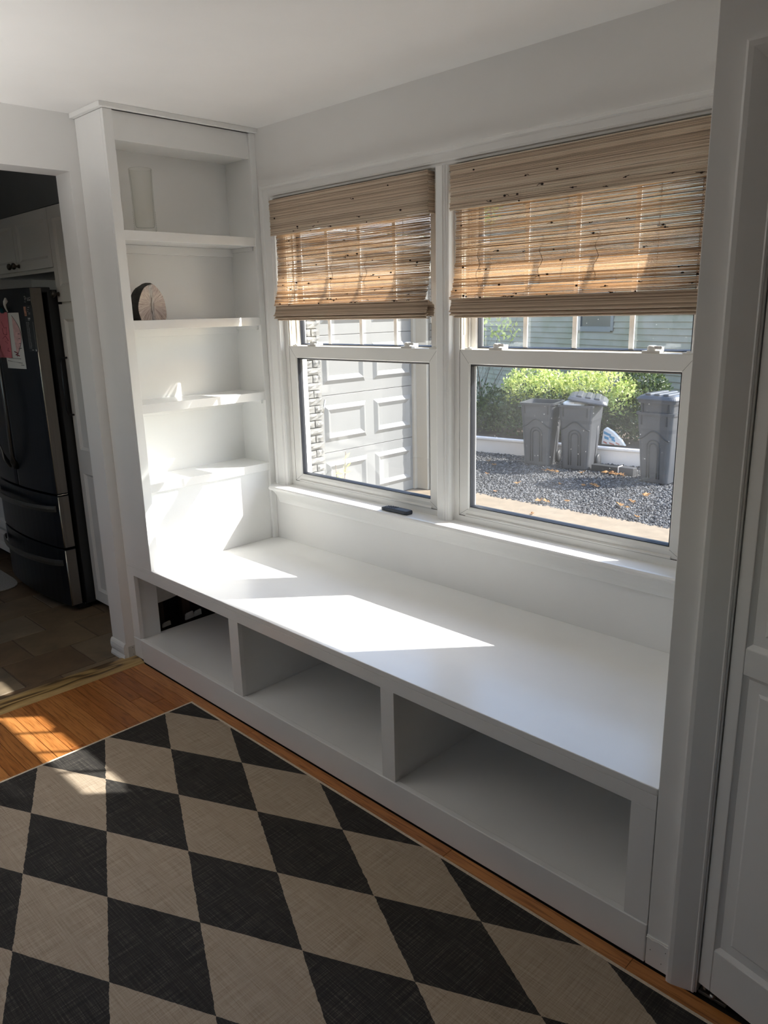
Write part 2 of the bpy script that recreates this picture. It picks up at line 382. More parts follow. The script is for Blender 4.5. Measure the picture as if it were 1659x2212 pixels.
# ================================================================ ROOM SHELL
YF = -4.8; XR = 4.4; XKL = -2.78; YO = -2.35; ZH = 2.2178   # front wall, right wall, kitchen left, opening end, header height
OP = [(0.1165, 1.105), (1.16, 2.135)]; ZS = 0.785; ZT = 2.132; YE = 0.13    # window openings and wall depth
# floor with every board
fl = struct(MB().box(-0.23, XR, YF, 0.0, -0.06, -0.012).build('floor', 'dark_gap'))
pw = 0.0575; y = -0.735; row = 0
rnd = random.Random(3)
y0s = []
while y > -3.2: y0s.append(y); y -= pw
for row, y in enumerate(y0s):
    x = -0.17 - (rnd.random() * 0.6 if row % 2 else rnd.random() * 0.3)
    first = True
    while x < 3.6:
        ln = 0.55 + rnd.random() * 0.8
        xa, xb = max(x, -0.17), min(x + ln, 3.75)
        if xb - xa > 0.02:
            dz = rnd.uniform(-0.0003, 0.0003)
            MB().box(xa + .0006, xb - .0006, y - pw + .0007, y - .0007, -0.012, dz).build('plank', 'oak_floor', fl, 0.0006, origin=((xa + xb) / 2, y - pw / 2, 0), seg=1)
        x += ln
stuff(MB().box(-0.17, XR, YF, -3.23, -0.012, 0).build('plank_field', 'oak_floor', fl))
# kitchen floor: running-bond slate, recessed grout
fk = struct(MB().box(XKL, -0.23, -4.0, 0.0, -0.06, -0.004).build('floor_kitchen', 'grout'))
TX = [-0.645, -0.945]; g = 0.0035
cols = [(-0.645 + 0.3 * k, -0.345 + 0.3 * k, k) for k in range(-7, 2)]
for xa, xb, k in cols:
    off = -0.734 if k % 2 else -0.890
    for j in range(-8, 3):
        ya, yb = off + j * 0.3345, off + (j + 1) * 0.3345
        xa2, xb2 = max(xa, XKL), min(xb, -0.292)
        ya, yb = max(ya, -3.4), min(yb, -0.02)
        if xb2 - xa2 < 0.03 or yb - ya < 0.03: continue
        MB().box(xa2 + g, xb2 - g, ya + g, yb - g, -0.02, 0).build('tile', 'slate_tile', fk, 0.002, origin=((xa2 + xb2) / 2, (ya + yb) / 2, 0), seg=1)
# threshold
t1 = struct(MB().prism([(-0.292, 0.0), (-0.288, 0.008), (-0.262, 0.0135), (-0.205, 0.0135), (-0.18, 0.009), (-0.163, 0.0005), (-0.163, -0.005), (-0.292, -0.005)], 'y', -0.7305, YO).build('trim_1', 'oak_threshold', None, 0.001))

# ceiling (room and kitchen)
struct(MB().box(-0.3, XR + .2, YF - .2, 0.0, HC, HC + 0.15).build('ceiling', 'ceiling_paint'))
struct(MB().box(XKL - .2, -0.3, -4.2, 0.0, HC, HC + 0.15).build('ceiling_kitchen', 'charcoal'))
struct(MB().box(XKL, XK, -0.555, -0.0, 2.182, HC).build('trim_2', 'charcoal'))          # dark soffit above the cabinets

# window wall
wb = MB()
wb.box(XKL - .2, OP[0][0], 0, YE, -0.6, HC + .15).box(OP[0][1], OP[1][0], 0, YE, ZS, ZT).box(OP[1][1], XR + .2, 0, YE, -0.6, HC + .15)
wb.box(OP[0][0], OP[1][1], 0, YE, -0.6, ZS).box(OP[0][0], OP[1][1], 0, YE, ZT, HC + .15)
wall_back = struct(wb.build('wall_back', 'wall_paint'))
eave = struct(MB().box(XKL - .2, XR + .4, YE, 0.52, 2.375, 2.52).build('trim_3', 'trim_paint'))   # eave soffit outside
# left wall with the opening to the kitchen; hollow low behind the bench
wlm = MB()
wlm.box(XK, XW, -0.722, 0, 0.40, HC).box(XK, XW, -0.7748, -0.722, 0, HC)                                   # pier beside the bookcase
wlm.box(XK, XK + 0.012, -0.722, 0, 0, 0.40).box(XK, XW, -0.05, 0, 0, 0.40)
wlm.box(XK, XW, YO, -0.7748, ZH, HC).box(XK, XW, YF - .2, YO, 0, HC)
wl_ = struct(wlm.build('wall_left', 'wall_paint'))
# other walls of the room, out of frame
struct(MB().box(XR, XR + .2, YF - .2, 0.2, -0.1, HC).build('wall_right', 'wall_far'))
fw = MB()
fw.box(XW, 0.9, YF - .2, YF, 0, HC).box(2.3, XR, YF - .2, YF, 0, HC).box(0.9, 2.3, YF - .2, YF, 0, 1.2).box(0.9, 2.3, YF - .2, YF, 1.5, HC)   # with an opening added to let in fill light
struct(fw.build('wall_front', 'wall_far'))
wk = MB().box(XKL - .2, XKL, -4.2, 0, -0.1, HC)     # far wall has an opening added to brighten the kitchen
wk.box(XKL, -2.2, -4.2, -4.0, -0.1, HC).box(-1.2, XK, -4.2, -4.0, -0.1, HC).box(-2.2, -1.2, -4.2, -4.0, -0.1, 1.45).box(-2.2, -1.2, -4.2, -4.0, 2.0, HC)
struct(wk.build('wall_kitchen', 'wall_paint'))

# closet wall at the right end of the bench
wc = MB()
wc.box(L + .001, 2.532, -D, 0.0, 0, HC).box(2.532, XR, -D, -D + .12, 2.03, HC).box(3.7, XR, -D, -D + .12, 0, 2.03)
wall_cl = struct(wc.build('wall_closet', 'trim_paint', None, 0.002))
MB().box(L + .0015, 2.466, -D - .0035, -D, 0.004, 0.0905).build('patch', 'trim_paint', wall_cl, 0.0015)
rp = random.Random(12); pts = [(2.4085 + .0575 * k / 14, -D - .0042, .0845 + rp.uniform(-.0025, .0025)) for k in range(15)]
MB().tube(pts, .0013, 5).build('paint_ridge', 'trim_paint', wall_cl)
pm = MB()
for px_, pz_ in ((2.420, .052), (2.450, .028), (2.459, .066)):
    pm.box(px_ - .0008, px_ + .0008, -D - .0042, -D - .003, pz_ - .0009, pz_ + .0009)
stuff(pm.build('nail_hole', 'dark_gap', wall_cl))

def sweep_corner(prof, x0, z0, z_bot, x_end, kx, kz):
    """profile (t, y) swept up the left side and right along the head with a mitre; t in 0..1"""
    r1 = [(x0 + t * kx, y, z_bot) for t, y in prof]; r2 = [(x0 + t * kx, y, z0 - t * kz) for t, y in prof]; r3 = [(x_end, y, z0 - t * kz) for t, y in prof]
    return [r1, r2, r3]
# closet door casing (bull-nosed), with mitred head
cp = [(0, -D), (0.03, -D - .0150), (0.10, -D - .0168), (0.24, -D - .0163), (0.42, -D - .0130), (0.65, -D - .0082), (0.83, -D - .0045), (0.90, -D - .0030), (0.95, -D - .0040), (1.0, -D - .0020), (1.0, -D + .004), (0.5, -D + .002)]
ccs = MB().loft(sweep_corner(cp, 2.4668, 2.0806, 0.0, 3.75, 0.0672, 0.0672))
struct(ccs.build('trim_4', 'trim_paint', None))
# jamb of the closet opening and its dark inside
jm = MB().box(2.532, 2.538, -D + .002, -D + .12, 0.0, 2.03)
struct(jm.build('trim_5', 'trim_paint'))
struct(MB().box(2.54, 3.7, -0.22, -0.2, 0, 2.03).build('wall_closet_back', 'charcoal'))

# bifold door standing slightly open
door = struct(empty('door_1')); door.location = (2.5400, -.7231, 0); door.rotation_euler = (0, 0, -math.atan2(.0291, .1337))
ZB, ZD, LW, TH = 0.0295, 2.0, 0.30, 0.032
st, rails = 0.030, [(ZB, .149), (.861, .921), (1.62, 1.68), (1.92, ZD)]
fr = MB(); fr.box(0, st, 0, TH, ZB, ZD).box(LW - st, LW, 0, TH, ZB, ZD)
fr.build('stile', 'trim_paint', door, 0.0015)
for za, zb in rails: MB().box(st + .0006, LW - st - .0006, 0.0004, TH - .0004, za, zb).build('rail', 'trim_paint', door, 0.0015)
for (z0, z1) in ((.149, .861), (.921, 1.62), (1.68, 1.92)):
    pn = MB(); x0, x1 = st, LW - st
    b1 = .010; b2 = .034
    ring = lambda e, yy: [(x0 + e, yy, z0 + e), (x1 - e, yy, z0 + e), (x1 - e, yy, z1 - e), (x0 + e, yy, z1 - e)]
    pn.loft([ring(0, .0035), ring(b1, .0100), ring(b2, .0095), ring(b2 + .006, .0060)], cap=False)
    pn.f.append((12, 13, 14, 15)); pn.sm.append(False); pn.mi.append(0)
    pn.build('panel', 'trim_paint', door)
fr2 = MB().box(LW + .003, 2 * LW, 0, TH, ZB, ZD)
fr2.xform(Matrix.Translation((LW, 0, 0)) @ Matrix.Rotation(math.radians(24), 4, 'Z') @ Matrix.Translation((-LW, 0, 0))).build('leaf', 'trim_paint', door, 0.002)
MB().box(0.008, 0.014, 0.009, 0.015, .012, .03).lathe([(0.0, .004), (.006, .004), (.006, .016), (0, .016)], (0.033, .010, 0), 12).build('pivot', 'steel', door)
bk = MB().box(2.541, 2.606, -.7205, -.660, 0.0, .0018).box(2.541, 2.606, -.7215, -.7195, 0.0, .0075)
struct(bk.build('trim_6', 'bracket_metal', None, .0004))

# base moulding left on the kitchen jamb, with the scar of the part that was cut away
bprof = [(-.7748, .002), (-.7905, .002), (-.7900, .012), (-.7862, .022), (-.7835, .030), (-.7872, .040), (-.7885, .055), (-.7870, .070), (-.7835, .080), (-.7790, .086), (-.7748, .087)]
bl = MB().prism(bprof, 'x', XK - .004, XW - .002)
baseb = struct(bl.build('baseboard_left', 'trim_paint', None, 0.0))
MB().box(XW - .001, XW + .0025, -.765, -.7305, .012, .070).build('scar', 'drywall', baseb, .001)
pm = MB()
for yy, zz in ((-.742, .060), (-.741, .024)): pm.box(XW + .002, XW + .0032, yy - .0014, yy + .0014, zz - .0014, zz + .0014)
stuff(pm.build('nail_hole', 'dark_gap', baseb))

# ================================================================ WINDOWS
# casing round the pair (left side and head), mullion casing, stool and apron
kp = [(0, 0), (0, -.019), (.05, -.0215), (.20, -.0215), (.26, -.017), (.32, -.0155), (.66, -.0145), (.70, -.0185), (.80, -.0175), (.86, -.0120), (.97, -.0105), (1.0, -.008), (1.0, 0)]
struct(MB().loft(sweep_corner(kp, 0.031, 2.190, 0.797, 2.39, 0.0855, 0.060)).build('trim_7', 'trim_paint'))
struct(MB().box(2.145, 2.215, -.018, 0, .797, 2.13).build('trim_8', 'trim_paint', None, .003))
mp = [(1.104, 0), (1.104, -.019), (1.107, -.021), (1.137, -.021), (1.141, -.017), (1.146, -.0175), (1.149, -.0145), (1.155, -.013), (1.159, -.010), (1.163, 0)]
struct(MB().prism(mp, 'z', 0.797, 2.130).build('trim_9', 'trim_paint'))
sp_ = [(0.018, .797), (-.070, .797), (-.0790, .7955), (-.0840, .7900), (-.0850, .7840), (-.0820, .7785), (-.0760, .7750), (-.0640, .7735), (-.0610, .7690), (-.0560, .7640), (-.0480, .755), (-.0380, .742), (-.0300, .728), (-.0255, .716), (-.0240, .706), (-.0190, .7035), (0, .7030), (0.018, .7030)]
sill = struct(MB().prism(sp_, 'x', 0.052, L - .004, smooth=False).build('trim_10', 'trim_paint'))
MB().loft([[(x, y, .797) for x, y in ((0.052, -.079), (0.030, -.055), (0.012, -.022), (0.012, 0), (0.052, 0))], [(x, y, .776) for x, y in ((0.052, -.079), (0.030, -.055), (0.012, -.022), (0.012, 0), (0.052, 0))]]).build('horn', 'trim_paint', sill, 0.003)

def window(n, xa, xb, muntins, gl_l, gl_r, locks):
    w = struct(empty('window_%d' % n))
    # extension jambs and vinyl frame
    jb = MB().box(xa, xa + .002, -.001, .03, .797, ZT).box(xb - .002, xb, -.001, .03, .797, ZT).box(xa, xb, -.001, .03, ZT - .003, ZT)
    jb.build('jamb', 'trim_paint', w)
    fm = MB()
    fm.box(xa, xa + .027, .018, .125, ZS, ZT).box(xb - .027, xb, .018, .125, ZS, ZT).box(xa, xb, .018, .125, 2.095, ZT)
    fm.box(xa + .027, xb - .027, .017, .125, ZS, .822)
    fm.box(xa + .027, xa + .040, .064, .072, .822, 2.095).box(xb - .040, xb - .027, .064, .072, .822, 2.095)
    fm.box(gl_r + .002, xb - .027, .090, .128, .822, 1.45)
    fm.build('frame', 'vinyl', w, .0012)
    cl_ = MB().box(xa + .0275, xa + .0335, .024, .062, 1.478, 2.094).box(xb - .0335, xb - .0275, .024, .062, 1.478, 2.094)
    cl_.box(xa + .0335, xa + .036, .035, .046, 1.53, 2.09).box(xb - .036, xb - .0335, .035, .046, 1.53, 2.09)
    cl_.build('balance_track', 'vinyl_cream', w, .0008)
    # lower sash: mitred profile, bevelled inwards to the pane
    sx0, sx1, sz0, sz1 = xa + .0285, xb - .0285, .823, 1.476
    def sash(name, x0, x1, z0, z1, yf, yb, wl, wr, wbm, wt, mat):
        m_ = MB()
        def ring(l, r, b_, t, yy): return [(x0 + l, yy, z0 + b_), (x1 - r, yy, z0 + b_), (x1 - r, yy, z1 - t), (x0 + l, yy, z1 - t)]
        m_.loft([ring(0, 0, 0, 0, yb), ring(0, 0, 0, 0, yf + .001), ring(.0015, .0015, .0015, .0015, yf), ring(wl - .004, wr - .004, wbm - .012, wt - .004, yf), ring(wl, wr, wbm, wt, yf + .006), ring(wl + .004, wr + .004, wbm + .004, wt + .004, yb - .012), ring(wl + .004, wr + .004, wbm + .004, wt + .004, yb)], cap=False)
        k = len(m_.v) - 4
        for i in range(4):
            j = (i + 1) % 4; m_.f.append((k + i, k + j, j, i)); m_.sm.append(False); m_.mi.append(0)
        o = m_.build(name, mat, w)
        s2 = MB(); yy = yb - .010
        def r2(e, y_): return [(x0 + wl + e, y_, z0 + wbm + e), (x1 - wr - e, y_, z0 + wbm + e), (x1 - wr - e, y_, z1 - wt - e), (x0 + wl + e, y_, z1 - wt - e)]
        s2.loft([r2(.0035, yf + .0075), r2(.0010, yf + .0075), r2(.0010, yy + .003), r2(.0075, yy + .003), r2(.0075, yf + .0075 + .012), r2(.0035, yf + .0075)], cap=False)
        s2.build('spacer', 'spacer', o)
        MB().box(x0 + wl + .006, x1 - wr - .006, yy - .001, yy + .001, z0 + wbm + .006, z1 - wt - .006).build('pane', 'glass', o)
        # fine mitre seams
        return o
    lo = sash('sash', sx0, sx1, sz0, sz1, .020, .058, .047, .047, .036, .055, 'vinyl')
    sm_ = MB(); e = .0004
    for (cx_, cz_, dx, dz, wx, wz) in ((sx0, sz1, 1, -1, .044, .052), (sx1, sz1, -1, -1, .044, .052), (sx0, sz0, 1, 1, .044, .030), (sx1, sz0, -1, 1, .044, .030)):
        a = Vector((cx_ + dx * .002, .0197, cz_ + dz * .002)); b_ = Vector((cx_ + dx * wx, .0197, cz_ + dz * wz)); nn = Vector((-(b_ - a).z, 0, (b_ - a).x)).normalized() * e
        sm_.add([a - nn, b_ - nn, b_ + nn, a + nn], [(0, 1, 2, 3)])
    sm_.build('seam', 'dark_gap', lo)
    # lift rail on the bottom, track line under the sash
    MB().prism([(.0195, .8235), (.0120, .8240), (.0120, .8290), (.0160, .8320), (.0195, .8340)], 'x', sx0 + .035, sx1 - .035).build('lift_rail', 'vinyl', lo, .0008)
    MB().box(sx0, sx1, .0175, .019, .8215, .8232).build('sill_gap', 'dark_gap', w)
    up = sash('upper_sash', xa + .030, xb - .030, 1.432, 2.093, .074, .112, gl_l - xa - .030, xb - .030 - gl_r, .046, .045, 'vinyl')
    for mxp in muntins:
        MB().box(mxp - .009, mxp + .009, .0895, .0965, 1.475, 2.05).build('muntin', 'lock_white', up, .002)
    MB().box(gl_l, gl_r, .0897, .0963, 1.755, 1.773).build('muntin', 'lock_white', up, .002)
    for lx in locks:
        k = MB().box(lx - .030, lx + .030, .026, .052, 1.476, 1.484).lathe([(0, 0), (.0150, 0), (.0150, .012), (.0110, .016), (0, .016)], (lx, .038, 1.484), 16)
        k.box(lx - .006, lx + .034, .030, .037, 1.488, 1.499)
        k.box(lx - .026, lx + .020, .058, .080, 1.478, 1.494)
        k.build('lock', 'lock_white', lo, .002)
    for tx in (sx0 + .035, sx1 - .035):
        MB().box(tx - .018, tx + .018, .028, .046, 1.476, 1.481).box(tx - .006, tx + .006, .030, .042, 1.481, 1.485).build('tilt_latch', 'lock_white', lo, .0015)
    # outer sill
    MB().prism([(.129, .805), (.20, .785), (.20, .745), (.129, .745)], 'x', xa - .02, xb + .02).build('outer_sill', 'vinyl', w)
    return w
window(1, OP[0][0], OP[0][1], (.359, .570, .781), .158, .994, (.3025, .9005))
window(2, OP[1][0], OP[1][1], (1.4365, 1.640, 1.852), 1.226, 2.060, (1.351, 1.952))
# ================================================================ BENCH AND BOOKCASE
bench = thing('window_bench', 'long white built-in window bench with three open cubbies under its seat', 'bench')
P_ = 'bench_paint'; BB = .116; RB = .4432
box('seat_top', P_, bench, XW + .001, L - .001, -D, -.0005, H - .020, H, .002)
box('face_rail', P_, bench, XW + .001, L - .001, -D, -D + .020, RB, H - .0205, .0006)
for xa, xb in ((XW + .001, -.181), (.6028, .6665), (1.4680, 1.5272), (2.3418, L - .001)):
    box('stile', P_, bench, xa, xb, -D + .0002, -D + .0202, BB + .001, RB - .0004, .0008)
box('base_board', P_, bench, -.1705, L - .001, -D - .0035, -D + .018, 0.003, BB, .0025)
box('base_board', P_, bench, XW + .001, -.1708, -D - .0035, -D + .018, 0.014, BB, .0025)
box('floor_panel', P_, bench, -.214, L - .002, -D + .0185, -.012, .092, .1085, .001)
for xa, xb in ((.612, .657), (1.477, 1.518), (2.368, 2.404)):
    box('divider', P_, bench, xa, xb, -D + .0205, -.012, .109, RB + .04)
box('divider', P_, bench, -.214, -.196, -D + .0205, -.612, .109, RB + .04)
box('back_panel', P_, bench, .05, L - .002, -.010, -.001, .092, H - .021)
# opened-up wall in the left cubby: torn drywall above, dark stud bay behind
xc = -.2485
tp = [(-.612, .44), (-.02, .44), (-.02, .29), (-.10, .285), (-.22, .270), (-.36, .262), (-.47, .2555), (-.52, .249), (-.555, .246), (-.612, .2435)]
cav = MB().prism([(y_, z_) for y_, z_ in tp], 'x', xc - .012, xc)
cavo = cav.build('torn_drywall', 'drywall', bench)
for (ya, yb, za, zb) in ((-.572, -.525, .107, .1335), (-.440, -.392, .107, .146), (-.388, -.345, .110, .143)):
    MB().loft([[(xc - .010, ya, za), (xc - .010, yb, za + .003), (xc - .010, yb - .002, zb - .002), (xc - .010, ya + .012, zb - .006), (xc - .010, ya + .003, zb - .012)],
               [(xc, ya, za), (xc, yb, za + .003), (xc, yb - .002, zb - .002), (xc, ya + .012, zb - .006), (xc, ya + .003, zb - .012)]]).build('drywall_scrap', 'drywall', bench)
MB().box(xc - .10, xc - .055, -.575, -.528, .02, .40).build('wall_stud', 'stud_wood', bench, .002)
MB().box(xc - .10, xc - .060, -.42, -.375, .02, .40).build('wall_stud', 'stud_wood', bench, .002)
MB().box(xc - .118, xc - .112, -.72, -.05, .0, .40).build('cavity_back', 'cavity', bench)

bc = thing('built_in_bookcase', 'tall white built-in bookcase with four shelves beside the left window', 'bookcase')
CB = 2.4215; XB = -.2135
box('side_panel', P_, bc, XW + .001, -.0205, -D, -D + .020, H + .0002, CB, .0006)
box('side_panel', P_, bc, XB, -.0205, -.026, -.006, H + .0002, CB)
box('stile', P_, bc, -.020, 0, -D, -D + .0409, H + .0004, CB, .0012)
box('stile', P_, bc, -.020, 0, -.0313, -.0006, H + .0004, CB, .0012)
box('back_panel', P_, bc, XB - .012, XB, -D + .0205, -.0055, H, CB)
SH = [1.9725, 1.6110, 1.2548, 0.9013]
for i, z in enumerate(SH):
    box('shelf', P_, bc, XB + .0005, -.0025, -D + .0212, -.0265, z - .0385, z, .0012)
    MB().box(XB + .001, XB + .018, -D + .022, -.027, z - .075, z - .039).box(XB + .018, -.03, -.038, -.0265, z - .058, z - .039).build('shelf_cleat', P_, bc, .001)
box('top_rail', P_, bc, -.0300, -.0125, -D + .0412, -.0316, 2.3139, CB, .0008)
box('top_panel', P_, bc, XB + .0005, -.031, -D + .0205, -.0265, 2.318, 2.334)
box('lower_panel', P_, bc, -.030, -.0165, -D + .0412, -.0316, H + .0006, SH[3] - .039)
MB().loft([[(.0005, -.0005, CB), (.0005, -D - .0005, CB), (XW + .001, -D - .0005, CB), (XW + .001, -D - .0225, CB), (.0224, -D - .0225, CB), (.0224, -.0005, CB)],
           [(.0005, -.0005, HC - .0006), (.0005, -D - .0005, HC - .0006), (XW + .001, -D - .0005, HC - .0006), (XW + .001, -D - .0225, HC - .0006), (.0224, -D - .0225, HC - .0006), (.0224, -.0005, HC - .0006)]]).build('crown_strip', P_, bc, .0012)

# glass vase
vz = SH[0]; vm = MB()
pr_ = [(.030, .0005), (.0445, .0005), (.0455, .004)]
for k in range(9):
    z0 = .006 + k * .0088; pr_ += [(.0440, z0), (.0468, z0 + .0030), (.0468, z0 + .0050), (.0440, z0 + .0082)]
pr_ += [(.0442, .092), (.0445, .13), (.0455, .19), (.0470, .232), (.0478, .248), (.0465, .2515), (.0448, .2505), (.0438, .236), (.0415, .18), (.0405, .10), (.0400, .028), (.036, .020), (.0, .019)]
vm.lathe(pr_, (0, 0, 0), 40, cap=False)
vm.lathe([(.030, .0005), (0, .0005)], (0, 0, 0), 40, cap=False)
vase = vm.build('glass_vase', 'vase_glass', None, fix=True); vase.location = (-.062, -.5565, vz + .0002)
tag(vase, 'tall clear glass cylinder vase with ribbed base on the top bookcase shelf', 'vase')

# agate bookend: flat polished face, rough rind behind
def egg(t, s=1.0, wob=0):
    a = 2 * PI * t; x = math.sin(a); z = -math.cos(a)
    hw = .073 * (1 - .20 * z) if z > -.55 else .073 * 1.11
    return x * hw * s, z
def geode():
    root = empty('agate_bookend'); rr = random.Random(5); n = 40
    out = []
    for k in range(n):
        a = 2 * PI * k / n; cx_ = math.sin(a); cz_ = -math.cos(a)
        r = 1 + .02 * math.sin(3 * a + 1) + .012 * math.sin(7 * a)
        x = cx_ * .0745 * r * (1 - .20 * cz_) + .002; z = .056 + cz_ * .097 * r
        z = max(z, 0.0); out.append((x, z))
    face = MB().loft([[(x, -.0004, z) for x, z in out], [(x * .99, -.0012, .068 + (z - .068) * .99) for x, z in out]], cap=True)
    face.build('polished_face', 'agate_face', root)
    rd = MB(); rings = []
    for d_, sc in ((0, 1.0), (.008, 1.035), (.022, 1.06), (.040, 1.0), (.056, .84), (.068, .55), (.073, .2)):
        ring = []
        for x, z in out:
            j = 1 + rr.uniform(-.035, .035) if d_ else 1
            zz = .060 + (z - .060) * sc * j; ring.append((x * sc * j - d_ * .25, d_, max(zz, 0.0)))
        rings.append(ring)
    rd.loft(rings, smooth=True); rd.build('rind', 'agate_rind', root)
    kn = MB().lathe([(0, -.008), (.007, -.004), (.009, .002), (.006, .008), (0, .010)], (-.088, .028, .062), 10); kn.build('rind_nub', 'agate_rind', root)
    return root
gd = geode(); gd.rotation_euler = (0, 0, math.radians(90 + 14)); gd.location = (-.043, -.572, SH[1] + .0004); gd.scale = (1.05, 1.0, .985)
tag(gd, 'dark-rimmed agate slab bookend with a polished grey face on the second bookcase shelf', 'bookend')

# remote control on the sill
rc = empty('remote_control'); rc.location = (.897, -.0435, .7975); rc.rotation_euler = (0, 0, math.radians(-1))
prf = []
for k in range(14):
    t = k / 13; x = -.076 + .152 * t; h_ = .0165 if t > .3 else .012 + .015 * t; prf.append((x, h_))
rb = MB(); rings = []
for x, h_ in prf:
    e = min(1, (x + .0765) / .012, (.0765 - x) / .008); w_ = .0215 * (.78 + .22 * max(0, e) ** .5)
    rings.append([(x, -w_ * .86, 0), (x, -w_, .004), (x, -w_, h_ - .004), (x, -w_ * .85, h_), (x, w_ * .85, h_), (x, w_, h_ - .004), (x, w_, .004), (x, w_ * .86, 0)])
rb.loft(rings).build('case', 'remote_body', rc, .001)
for i in range(5):
    for j in (-1, 0, 1):
        xk = -.058 + i * .0135
        MB().lathe([(0, 0), (.0036, 0), (.0036, .0012), (0, .0016)], (xk, j * .0105, .0125 + .015 * max(0, min(.3, (xk + .076) / .152)) + .0002), 10).build('key', 'remote_key', rc)
tag(rc, 'small dark navy remote control lying on the white window sill', 'remote control')

# ================================================================ WOVEN SHADES
def reeds(path, xa, xb, pitch, rad, rr, jit=.15, step=.07, nsag=.0006, edge=.004, lo=0.0, hi=1.0):
    """path: list of (y, z); reeds along x laid side by side down the path"""
    mb = MB(); mb.tint = []
    seg = [math.hypot(path[i + 1][0] - path[i][0], path[i + 1][1] - path[i][1]) for i in range(len(path) - 1)]
    tot = sum(seg); s = 0.0
    nst = max(2, int((xb - xa) / step))
    while s < tot:
        r = s; i = 0
        while i < len(seg) - 1 and r > seg[i]: r -= seg[i]; i += 1
        t = min(1, r / seg[i]); y = path[i][0] + (path[i + 1][0] - path[i][0]) * t; z = path[i][1] + (path[i + 1][1] - path[i][1]) * t
        rad_ = rad * rr.uniform(.72, 1.22); tint = rr.uniform(lo, hi)
        if rr.random() < .10: tint *= .45
        a = xa + rr.uniform(-edge, edge); b = xb + rr.uniform(-edge, edge); ph = rr.uniform(0, 6); ph2 = rr.uniform(0, 6); am = rr.uniform(.2, 1) * nsag
        rings = []
        for k in range(nst + 1):
            x = a + (b - a) * k / nst; dz = am * math.sin(ph + x * 9) + am * .6 * math.sin(ph2 + x * 23)
            q = rad_ * (1 + .12 * math.sin(ph2 + 31 * x))
            rings.append([(x, y - q * .8, z + dz), (x, y, z + dz + q), (x, y + q * .8, z + dz), (x, y, z + dz - q)])
        mb.loft(rings, smooth=True); mb.tint += [tint] * (4 * (nst + 1))
        s += pitch * rr.uniform(1 - jit, 1 + jit)
    return mb
def knots(path, xa, xb, n, rr, parent, off=-.0025):
    mb = MB()
    for _ in range(n):
        i = rr.randrange(len(path) - 1); t = rr.random()
        y = path[i][0] + (path[i + 1][0] - path[i][0]) * t + off; z = path[i][1] + (path[i + 1][1] - path[i][1]) * t; x = rr.uniform(xa + .02, xb - .02)
        s = rr.uniform(.7, 1.5)
        mb.lathe([(0, -.004 * s), (.0022 * s, -.002 * s), (.0026 * s, .001 * s), (0, .004 * s)], (x, y, z), 6, axis='x')
        if rr.random() < .6:
            mb.tube([(x, y, z), (x + rr.choice((-1, 1)) * .008 * s, y - .001, z + rr.uniform(-.002, .003)), (x + rr.choice((-1, 1)) * .013 * s, y - .001, z + rr.uniform(-.004, .004))], .0009, 5)
    return stuff(mb.build('knot', 'knot', parent))
